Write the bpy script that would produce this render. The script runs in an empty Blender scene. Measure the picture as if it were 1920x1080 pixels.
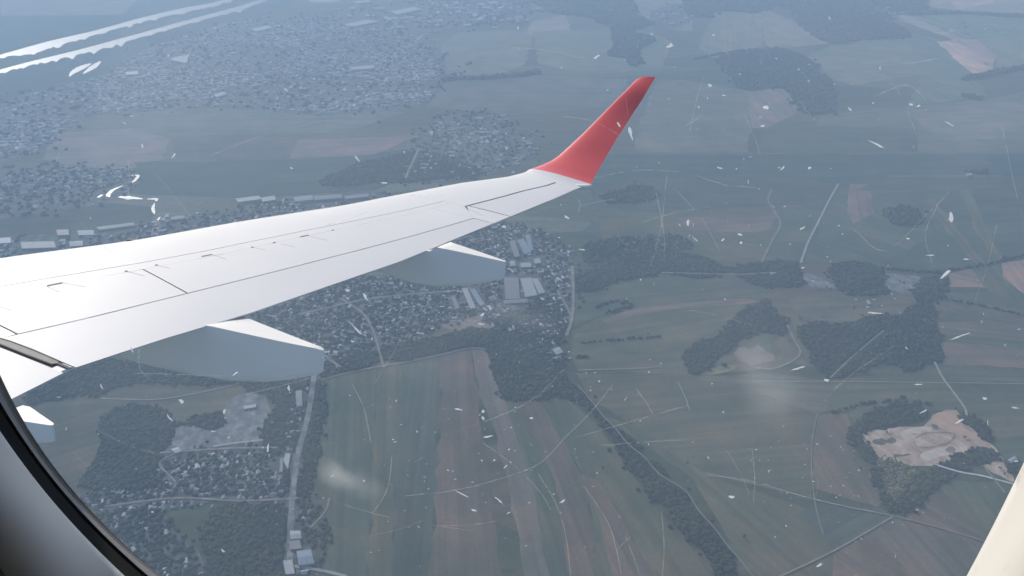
import bpy, bmesh, math, random
import numpy as np
from mathutils import Vector, Matrix

random.seed(7)
rng = np.random.default_rng(7)
sc = bpy.context.scene
COL = sc.collection

# ---------------------------------------------------------------- camera, world, sun, exposure
F_PX = 1382.65                     # focal length in photograph pixels (1920 wide)
H = 1500.0                         # height of the eye above the ground
PITCH = math.radians(-32)
SUN_AZ = math.radians(-37)         # azimuth measured from +Y towards +X
SUN_EL = math.radians(30)

cam_data = bpy.data.cameras.new('camera')
cam = bpy.data.objects.new('camera', cam_data)
COL.objects.link(cam)
cam.location = (0, 0, H)
cam.rotation_euler = (math.pi / 2 + PITCH, 0, 0)
cam_data.sensor_width = 36
cam_data.lens = F_PX / 1920 * 36
cam_data.clip_start = 0.02
cam_data.clip_end = 200000
sc.camera = cam

world = bpy.data.worlds.new('World')
sc.world = world
world.use_nodes = True
wn = world.node_tree
sky = wn.nodes.new('ShaderNodeTexSky')
sky.sky_type = 'NISHITA'
sky.sun_disc = False
sky.sun_elevation = SUN_EL
sky.sun_rotation = SUN_AZ
sky.altitude = 1500
sky.air_density = 1.0
sky.dust_density = 5.0
wn.links.new(sky.outputs[0], wn.nodes['Background'].inputs[0])
wn.nodes['Background'].inputs[1].default_value = 0.15

sun_d = bpy.data.lights.new('sun', 'SUN')
sun_d.energy = 3.1
sun_d.angle = math.radians(0.5)
sun_d.color = (1.0, 0.94, 0.85)
sun = bpy.data.objects.new('sun', sun_d)
COL.objects.link(sun)
sdir = Vector((math.sin(SUN_AZ) * math.cos(SUN_EL), math.cos(SUN_AZ) * math.cos(SUN_EL), math.sin(SUN_EL)))
sun.rotation_euler = (-sdir).to_track_quat('-Z', 'Y').to_euler()
sun.location = (-30, 30, H + 40)

sc.view_settings.view_transform = 'Standard'
sc.view_settings.look = 'None'
sc.view_settings.exposure = 0.0
sc.view_settings.gamma = 1.0
sc.view_settings.use_curve_mapping = False
sc.render.engine = 'CYCLES'
sc.cycles.use_denoising = True
sc.cycles.max_bounces = 8
sc.cycles.diffuse_bounces = 3
sc.cycles.glossy_bounces = 2
sc.cycles.transparent_max_bounces = 16
sc.cycles.volume_bounces = 1
sc.cycles.caustics_reflective = False
sc.cycles.caustics_refractive = False

HAZE_DENSITY = 1.3e-4
HAZE_COLOR = (0.53, 0.745, 1.0, 1)
HAZE_ANISO = 0.22

# ---------------------------------------------------------------- geometry of the view
cP, sP = math.cos(PITCH), math.sin(PITCH)

def G(px, py, z=0.0):
    """ground point seen at a pixel of the photograph"""
    a = (px - 960) / F_PX; b = -(py - 540) / F_PX
    d = (a, cP - b * sP, sP + b * cP)
    t = (z - H) / d[2]
    return (d[0] * t, d[1] * t)

# aircraft frame: x aft, y outboard, z up; eye at EYE in it
EYE = np.array([10.957, 1.15, 3.186])
DH = 0.122555
yaw, pit, rol = -0.34177, -0.28163, 0.093347
_f = np.array([math.sin(yaw) * math.cos(pit), math.cos(yaw) * math.cos(pit), math.sin(pit)])
_r = np.array([math.cos(yaw), -math.sin(yaw), 0.0])
_u = np.cross(_r, _f)
AR = _r * math.cos(rol) + _u * math.sin(rol)
AU = -_r * math.sin(rol) + _u * math.cos(rol)
AF = _f
WR, WF, WU = np.array([1., 0, 0]), np.array([0, cP, sP]), np.array([0, -sP, cP])
M3 = np.outer(WR, AR) + np.outer(WU, AU) + np.outer(WF, AF)
T3 = np.array([0, 0, H]) - M3 @ EYE
AIR = Matrix([[*M3[0], T3[0]], [*M3[1], T3[1]], [*M3[2], T3[2]], [0, 0, 0, 1]])

def ray(px, py):
    return (px - 960) / F_PX * AR - (py - 540) / F_PX * AU + AF
def on_plane(px, py, n, d=0.0):
    n = np.array(n, float); v = ray(px, py)
    return EYE + v * ((d - EYE @ n) / (v @ n))
def on_y(px, py, y):
    return on_plane(px, py, (0, 1, 0), y)
def project(P):
    d = np.asarray(P) - EYE
    return np.array([960 + F_PX * (d @ AR) / (d @ AF), 540 - F_PX * (d @ AU) / (d @ AF)])

# ---------------------------------------------------------------- helpers
def props(o, label=None, cat=None, group=None, kind=None):
    if label: o['label'] = label
    if cat: o['category'] = cat
    if group: o['group'] = group
    if kind: o['kind'] = kind
    return o

def mesh_obj(name, verts, faces, mats, parent=None, smooth=False, fmat=None, loc=None, rz=0):
    me = bpy.data.meshes.new(name)
    me.from_pydata([tuple(v) for v in verts], [], [tuple(f) for f in faces])
    for m in (mats if isinstance(mats, (list, tuple)) else [mats]):
        me.materials.append(m)
    if fmat is not None:
        me.polygons.foreach_set('material_index', fmat)
    if smooth:
        me.polygons.foreach_set('use_smooth', [True] * len(me.polygons))
    me.update()
    o = bpy.data.objects.new(name, me)
    COL.objects.link(o)
    if parent: o.parent = parent
    if loc is not None: o.location = loc
    o.rotation_euler.z = rz
    return o

def empty(name, mat=None, loc=None):
    o = bpy.data.objects.new(name, None)
    COL.objects.link(o)
    o.empty_display_size = 0.3
    if mat is not None: o.matrix_world = mat
    if loc is not None: o.location = loc
    return o

def fix_normals(o):
    bm = bmesh.new(); bm.from_mesh(o.data)
    bmesh.ops.recalc_face_normals(bm, faces=bm.faces)
    bm.to_mesh(o.data); bm.free()
    return o

class Nodes:
    def __init__(s, name):
        s.m = bpy.data.materials.new(name); s.m.use_nodes = True
        s.t = s.m.node_tree; s.b = s.t.nodes['Principled BSDF']; s.out = s.t.nodes['Material Output']
    def n(s, typ, **kw):
        x = s.t.nodes.new(typ)
        for k, v in kw.items():
            if k.startswith('i_'):
                x.inputs[int(k[2:]) if k[2:].isdigit() else k[2:].replace('_', ' ')].default_value = v
            else: setattr(x, k, v)
        return x
    def l(s, a, b): s.t.links.new(a, b)
    def mixc(s, fac, a, b, mode='MIX'):
        x = s.n('ShaderNodeMix', data_type='RGBA', blend_type=mode)
        for sock, v in ((x.inputs[0], fac), (x.inputs[6], a), (x.inputs[7], b)):
            if hasattr(v, 'is_output'): s.l(v, sock)
            else: sock.default_value = v
        return x.outputs[2]
    def ramp(s, fac, *stops):
        x = s.n('ShaderNodeValToRGB'); e = x.color_ramp.elements
        e[0].position, e[0].color = stops[0]; e[1].position, e[1].color = stops[-1]
        for p, c in stops[1:-1]:
            k = e.new(p); k.color = c
        s.l(fac, x.inputs[0]); return x.outputs[0]

def g4(v): return (v, v, v, 1)

def plain(name, c, rough=0.6, spec=0.4, noise=None, amt=0.12, metal=0.0, coat=0.0):
    k = Nodes(name)
    k.b.inputs['Roughness'].default_value = rough
    k.b.inputs['Specular IOR Level'].default_value = spec
    k.b.inputs['Metallic'].default_value = metal
    k.b.inputs['Coat Weight'].default_value = coat
    k.b.inputs['Coat Roughness'].default_value = 0.15
    if noise:
        tc = k.n('ShaderNodeTexCoord'); nz = k.n('ShaderNodeTexNoise', i_Scale=noise, i_Detail=5.0)
        k.l(tc.outputs['Object'], nz.inputs['Vector'])
        r = k.ramp(nz.outputs[0], (0.3, g4(1 - amt)), (0.7, g4(1 + 0 * amt)))
        k.l(k.mixc(1.0, (*c, 1), r, 'MULTIPLY'), k.b.inputs['Base Color'])
    else:
        k.b.inputs['Base Color'].default_value = (*c, 1)
    return k.m

# ---------------------------------------------------------------- materials
def field_material():
    """crop or meadow: the colour is the field's own, with drill rows and growth patches along local X"""
    k = Nodes('field_crop')
    k.b.inputs['Roughness'].default_value = 0.95
    k.b.inputs['Specular IOR Level'].default_value = 0.1
    oi = k.n('ShaderNodeObjectInfo'); tc = k.n('ShaderNodeTexCoord')
    mp = k.n('ShaderNodeMapping'); mp.inputs['Scale'].default_value = (0.0012, 0.045, 1)
    k.l(tc.outputs['Object'], mp.inputs['Vector'])
    add = k.n('ShaderNodeVectorMath', operation='ADD'); k.l(mp.outputs[0], add.inputs[0]); k.l(oi.outputs['Random'], add.inputs[1])
    rows = k.n('ShaderNodeTexNoise', i_Scale=1.0, i_Detail=4.0, i_Roughness=0.65); k.l(add.outputs[0], rows.inputs['Vector'])
    broad = k.n('ShaderNodeTexNoise', i_Scale=0.006, i_Detail=5.0); k.l(tc.outputs['Object'], broad.inputs['Vector'])
    fine = k.n('ShaderNodeTexNoise', i_Scale=0.09, i_Detail=3.0); k.l(tc.outputs['Object'], fine.inputs['Vector'])
    r1 = k.ramp(rows.outputs[0], (0.3, g4(0.74)), (0.5, g4(1.0)), (0.7, g4(1.3)))
    r2 = k.ramp(broad.outputs[0], (0.32, (0.70, 0.84, 0.76, 1)), (0.5, (1, 1, 1, 1)), (0.68, (1.38, 1.16, 1.08, 1)))
    r3 = k.ramp(fine.outputs[0], (0.3, g4(0.9)), (0.7, g4(1.1)))
    c = k.mixc(1.0, oi.outputs['Color'], r1, 'MULTIPLY')
    c = k.mixc(1.0, c, r2, 'MULTIPLY'); c = k.mixc(1.0, c, r3, 'MULTIPLY')
    k.l(c, k.b.inputs['Base Color'])
    return k.m

def ground_material():
    """open country: elongated plots of meadow, crop and bare soil"""
    k = Nodes('countryside')
    k.b.inputs['Roughness'].default_value = 0.95
    k.b.inputs['Specular IOR Level'].default_value = 0.1
    tc = k.n('ShaderNodeTexCoord')
    wob = k.n('ShaderNodeTexNoise', i_Scale=0.0009, i_Detail=3.0); k.l(tc.outputs['Object'], wob.inputs['Vector'])
    sub = k.n('ShaderNodeVectorMath', operation='MULTIPLY_ADD'); sub.inputs[1].default_value = (260, 260, 0)
    k.l(wob.outputs['Color'], sub.inputs[0]); k.l(tc.outputs['Object'], sub.inputs[2])
    mp = k.n('ShaderNodeMapping'); mp.inputs['Rotation'].default_value = (0, 0, 0.12); mp.inputs['Scale'].default_value = (0.0011, 0.0034, 1)
    k.l(sub.outputs[0], mp.inputs['Vector'])
    vo = k.n('ShaderNodeTexVoronoi', i_Scale=1.0, i_Randomness=0.9); vo.voronoi_dimensions = '2D'; k.l(mp.outputs[0], vo.inputs['Vector'])
    sep = k.n('ShaderNodeSeparateColor'); k.l(vo.outputs['Color'], sep.inputs[0])
    base = k.ramp(sep.outputs[0], (0.0, (0.06, 0.078, 0.045, 1)), (0.25, (0.10, 0.11, 0.065, 1)), (0.45, (0.13, 0.11, 0.08, 1)), (0.62, (0.075, 0.10, 0.06, 1)), (0.8, (0.17, 0.165, 0.12, 1)), (1.0, (0.06, 0.095, 0.06, 1)))
    mp2 = k.n('ShaderNodeMapping'); mp2.inputs['Rotation'].default_value = (0, 0, 0.12); mp2.inputs['Scale'].default_value = (0.0008, 0.02, 1)
    k.l(tc.outputs['Object'], mp2.inputs['Vector'])
    st = k.n('ShaderNodeTexNoise', i_Scale=1.0, i_Detail=4.0, i_Roughness=0.6); k.l(mp2.outputs[0], st.inputs['Vector'])
    r1 = k.ramp(st.outputs[0], (0.3, g4(0.72)), (0.7, g4(1.28)))
    nz = k.n('ShaderNodeTexNoise', i_Scale=0.03, i_Detail=5.0); k.l(tc.outputs['Object'], nz.inputs['Vector'])
    r2 = k.ramp(nz.outputs[0], (0.3, g4(0.85)), (0.7, g4(1.15)))
    c = k.mixc(1.0, base, r1, 'MULTIPLY'); c = k.mixc(1.0, c, r2, 'MULTIPLY')
    k.l(c, k.b.inputs['Base Color'])
    return k.m

def tint_material(name, c0, c1, rough=0.9, noise=None):
    """colour that differs from one small piece to the next (attribute 'tint')"""
    k = Nodes(name)
    k.b.inputs['Roughness'].default_value = rough
    k.b.inputs['Specular IOR Level'].default_value = 0.2
    at = k.n('ShaderNodeAttribute', attribute_name='tint')
    c = k.ramp(at.outputs['Fac'], (0.0, (*c0, 1)), (1.0, (*c1, 1)))
    if noise:
        tc = k.n('ShaderNodeTexCoord'); nz = k.n('ShaderNodeTexNoise', i_Scale=noise, i_Detail=4.0); k.l(tc.outputs['Object'], nz.inputs['Vector'])
        c = k.mixc(1.0, c, k.ramp(nz.outputs[0], (0.3, g4(0.7)), (0.7, g4(1.3))), 'MULTIPLY')
    k.l(c, k.b.inputs['Base Color'])
    return k.m

def patchy(name, c0, c1, scale, rough=0.9, c2=None, spec=0.2):
    k = Nodes(name)
    k.b.inputs['Roughness'].default_value = rough
    k.b.inputs['Specular IOR Level'].default_value = spec
    tc = k.n('ShaderNodeTexCoord'); nz = k.n('ShaderNodeTexNoise', i_Scale=scale, i_Detail=7.0, i_Roughness=0.62)
    k.l(tc.outputs['Object'], nz.inputs['Vector'])
    stops = [(0.33, (*c0, 1)), (0.67, (*c1, 1))]
    if c2: stops = [(0.33, (*c0, 1)), (0.5, (*c2, 1)), (0.67, (*c1, 1))]
    k.l(k.ramp(nz.outputs[0], *stops), k.b.inputs['Base Color'])
    return k.m

def water_material():
    k = Nodes('rippled_water')
    k.b.inputs['Base Color'].default_value = (0.07, 0.09, 0.09, 1)
    k.b.inputs['Roughness'].default_value = 0.42
    k.b.inputs['IOR'].default_value = 1.9
    k.b.inputs['Specular IOR Level'].default_value = 0.9
    tc = k.n('ShaderNodeTexCoord'); nz = k.n('ShaderNodeTexNoise', i_Scale=0.05, i_Detail=4.0); k.l(tc.outputs['Object'], nz.inputs['Vector'])
    bp = k.n('ShaderNodeBump', i_Strength=0.15, i_Distance=1.0); k.l(nz.outputs[0], bp.inputs['Height'])
    k.l(bp.outputs[0], k.b.inputs['Normal'])
    return k.m

M = dict(
    field=field_material(), ground=ground_material(), water=water_material(),
    floor=patchy('forest_floor_litter', (0.018, 0.026, 0.020), (0.030, 0.040, 0.028), 0.05),
    leaf=tint_material('tree_foliage', (0.018, 0.028, 0.020), (0.058, 0.074, 0.038)),
    bush=tint_material('scrub_foliage', (0.09, 0.10, 0.04), (0.17, 0.165, 0.08)),
    bark=plain('bark', (0.09, 0.07, 0.05), 0.9),
    road=patchy('road_asphalt', (0.30, 0.29, 0.27), (0.42, 0.40, 0.37), 0.05),
    white_road=patchy('concrete_road', (0.5, 0.5, 0.48), (0.68, 0.67, 0.64), 0.05),
    track=patchy('dirt_track', (0.20, 0.18, 0.15), (0.32, 0.29, 0.25), 0.03),
    urban=patchy('town_ground', (0.05, 0.06, 0.05), (0.19, 0.19, 0.185), 0.03, c2=(0.095, 0.10, 0.095)),
    yard=patchy('concrete_yard', (0.09, 0.10, 0.09), (0.32, 0.32, 0.32), 0.03, c2=(0.19, 0.19, 0.19)),
    sand=patchy('quarry_sand', (0.30, 0.21, 0.15), (0.66, 0.54, 0.43), 0.022, c2=(0.48, 0.35, 0.26)),
    scrub_dark=patchy('quarry_scrub', (0.06, 0.075, 0.05), (0.22, 0.19, 0.14), 0.06, c2=(0.11, 0.11, 0.08)),
    red_earth=patchy('red_earth', (0.46, 0.29, 0.20), (0.58, 0.40, 0.29), 0.03),
    pale_earth=patchy('pale_earth', (0.50, 0.42, 0.33), (0.66, 0.58, 0.48), 0.04),
    soil=patchy('bare_soil', (0.20, 0.16, 0.13), (0.30, 0.24, 0.20), 0.012),
    scrub=patchy('dry_scrub', (0.14, 0.14, 0.07), (0.32, 0.29, 0.16), 0.03),
    wallm=tint_material('house_render', (0.18, 0.18, 0.175), (0.50, 0.49, 0.47)),
    roofm=tint_material('roof_sheet', (0.10, 0.10, 0.11), (0.62, 0.62, 0.63)),
    paint=plain('wing_white_paint', (0.76, 0.755, 0.75), 0.5, 0.4, noise=1.1, amt=0.05),
    paint2=plain('control_surface_paint', (0.72, 0.72, 0.725), 0.5, 0.4, noise=0.9, amt=0.05),
    pod=plain('fairing_paint', (0.88, 0.86, 0.82), 0.45, 0.4, noise=0.8, amt=0.05),
    red=plain('winglet_red_paint', (0.90, 0.095, 0.10), 0.42, 0.6, noise=1.5, amt=0.06, coat=0.6),
    gap=plain('panel_gap_sealant', (0.15, 0.14, 0.13), 0.8),
    faint=plain('panel_joint_sealant', (0.42, 0.40, 0.38), 0.7),
    seal=plain('flap_seal_rubber', (0.23, 0.225, 0.215), 0.6, noise=8, amt=0.3),
    rubber=plain('window_seal_black', (0.012, 0.012, 0.012), 0.7),
    frame=plain('window_frame_grey', (0.24, 0.235, 0.235), 0.6),
    trim=plain('cabin_trim_cream', (0.82, 0.80, 0.76), 0.5),
    panel=plain('cabin_wall_plastic', (0.55, 0.56, 0.54), 0.6, noise=300, amt=0.05),
    chip=plain('pane_abrasion', (0.9, 0.9, 0.9), 0.5),
)

def col_field(o, c): o.color = (*c, 1)

# ---------------------------------------------------------------- ground sheets
def smooth_closed(pts, n=6, jit=0.0):
    pts = [np.array(p, float) for p in pts]; out = []
    N = len(pts)
    for i in range(N):
        p0, p1, p2, p3 = pts[i - 1], pts[i], pts[(i + 1) % N], pts[(i + 2) % N]
        L = np.linalg.norm(p2 - p1)
        for j in range(n):
            t = j / n
            q = 0.5 * ((2 * p1) + (-p0 + p2) * t + (2 * p0 - 5 * p1 + 4 * p2 - p3) * t * t + (-p0 + 3 * p1 - 3 * p2 + p3) * t ** 3)
            out.append(q + rng.normal(0, 1, 2) * jit * L)
    return out

def smooth_open(pts, n=8):
    pts = [np.array(p, float) for p in pts]
    pts = [2 * pts[0] - pts[1]] + pts + [2 * pts[-1] - pts[-2]]; out = []
    for i in range(1, len(pts) - 2):
        p0, p1, p2, p3 = pts[i - 1:i + 3]
        for j in range(n):
            t = j / n
            out.append(0.5 * ((2 * p1) + (-p0 + p2) * t + (2 * p0 - 5 * p1 + 4 * p2 - p3) * t * t + (-p0 + 3 * p1 - 3 * p2 + p3) * t ** 3))
    out.append(pts[-2]); return out

KEEP = []
def clear_of(g, extra=0.0):
    """which of the points g stand clear of roads, water and halls"""
    ok = np.ones(len(g), bool)
    if not len(g): return ok
    lo, hi = g.min(0) - 60, g.max(0) + 60
    for pts, d in KEEP:
        for a, b in zip(pts[:-1], pts[1:]):
            m_, M_ = np.minimum(a, b), np.maximum(a, b)
            if m_[0] > hi[0] or M_[0] < lo[0] or m_[1] > hi[1] or M_[1] < lo[1]: continue
            ab = b - a; t = np.clip(((g - a) @ ab) / (ab @ ab + 1e-9), 0, 1)
            ok &= np.linalg.norm(g - (a + t[:, None] * ab), axis=1) > d + extra
    return ok

_layer = [0.05]
_layers = dict(field=0.1, floor=1.7, road=2.5)
def next_z(kind='field'):
    _layers[kind] += 0.012
    return _layers[kind]

def patch(name, px, mat, color=None, row=None, smooth=0, jit=0.0, kind='structure', world_pts=None):
    """a flat sheet of land; px are photograph pixels of its outline, row the pixel direction of its furrows"""
    pts = world_pts if world_pts is not None else [G(*p) for p in px]
    if smooth: pts = smooth_closed(pts, smooth, jit)
    pts = [np.array(p, float) for p in pts]
    if name == 'field':
        # borders follow hedges and ditches, never quite straight
        q = []
        for a, b in zip(pts, pts[1:] + pts[:1]):
            L_ = np.linalg.norm(b - a); m_ = int(min(14, max(1, L_ / 45))); nn = np.array([-(b - a)[1], (b - a)[0]]) / (L_ + 1e-9)
            for k_ in range(m_): q.append(a + (b - a) * k_ / m_ + (nn * rng.normal(0, min(7, L_ * .012)) if k_ else 0))
        pts = q
    c = sum(pts) / len(pts)
    ang = 0.0
    if row is not None:
        a, b = np.array(G(*row[0])), np.array(G(*row[1])); d = b - a; ang = math.atan2(d[1], d[0])
    ca, sa = math.cos(-ang), math.sin(-ang)
    vs = [((p - c)[0] * ca - (p - c)[1] * sa, (p - c)[0] * sa + (p - c)[1] * ca, 0) for p in pts]
    area = sum(vs[i - 1][0] * vs[i][1] - vs[i][0] * vs[i - 1][1] for i in range(len(vs)))
    if area < 0: vs = vs[::-1]
    o = mesh_obj(name, vs, [tuple(range(len(vs)))], mat, loc=(c[0], c[1], next_z('floor' if name == 'forest_floor' else 'field')), rz=ang)
    o['kind'] = kind
    if color:
        m_ = sum(color) / 3; c_ = [0.88 * a + 0.12 * m_ for a in color]; k_ = 0.64 + 1.0 * min(1, max(0, (math.hypot(c[0], c[1]) - 2400) / 4000)); c_ = [max(.015, b + k_ * (a - b)) * 1.22 for a, b in zip(c_, (0.092, 0.096, 0.078))]
        c_ = [a * b for a, b in zip(c_, (1.22, 1.06, 0.98))]
        col_field(o, c_)
    return o

def strip(name, px, width, mat, z_up=0.0, smooth=True, w2=None):
    """a road, track or stream following a pixel line"""
    pts = [np.array(G(*p)) for p in px]
    if smooth and len(pts) > 2: pts = smooth_open(pts, 8)
    KEEP.append((pts, (width if w2 is None else max(width, w2)) / 2 + 3.5))
    vs, fs = [], []; n = len(pts)
    for i, p in enumerate(pts):
        d = pts[min(i + 1, n - 1)] - pts[max(i - 1, 0)]; d = d / (np.linalg.norm(d) + 1e-9)
        w = width if w2 is None else width + (w2 - width) * i / (n - 1)
        w = w * (1 + 0.12 * math.sin(i * 1.7)) / 2
        if name == 'stream' and n > 2 and mat is M['water']: w *= max(.12, math.sin(math.pi * (i + .3) / n)) ** .6
        nn = np.array([-d[1], d[0]]) * w
        vs += [(*(p + nn), 0), (*(p - nn), 0)]
        if i: fs.append((2 * i - 2, 2 * i - 1, 2 * i + 1, 2 * i))
    o = mesh_obj(name, vs, fs, mat, loc=(0, 0, next_z('road') + z_up))
    o['kind'] = 'structure'
    return o

gs = 70000
o = mesh_obj('ground', [(-gs, -gs, 0), (gs, -gs, 0), (gs, gs, 0), (-gs, gs, 0)], [(0, 1, 2, 3)], M['ground']); o['kind'] = 'structure'

# air
hz = Nodes('haze_air')
hz.t.nodes.remove(hz.b)
pv = hz.n('ShaderNodeVolumePrincipled')
pv.inputs['Color'].default_value = HAZE_COLOR
pv.inputs['Density'].default_value = HAZE_DENSITY
pv.inputs['Anisotropy'].default_value = HAZE_ANISO
hz.l(pv.outputs[0], hz.out.inputs['Volume'])
hs, zb, zt = gs + 500, -1.0, H + 8.0
v = [(x, y, z) for z in (zb, zt) for x, y in ((-hs, -hs), (hs, -hs), (hs, hs), (-hs, hs))]
haze = mesh_obj('haze', v, [(3, 2, 1, 0), (4, 5, 6, 7), (0, 1, 5, 4), (1, 2, 6, 5), (2, 3, 7, 6), (3, 0, 4, 7)], hz.m)
haze['kind'] = 'stuff'

GR1, GR2, GR3 = (0.070, 0.092, 0.052), (0.052, 0.088, 0.058), (0.095, 0.11, 0.065)
TEAL, BR1, BR2, PALE = (0.032, 0.070, 0.062), (0.098, 0.088, 0.070), (0.130, 0.100, 0.078), (0.15, 0.15, 0.13)
PINK = (0.28, 0.20, 0.16)

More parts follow.
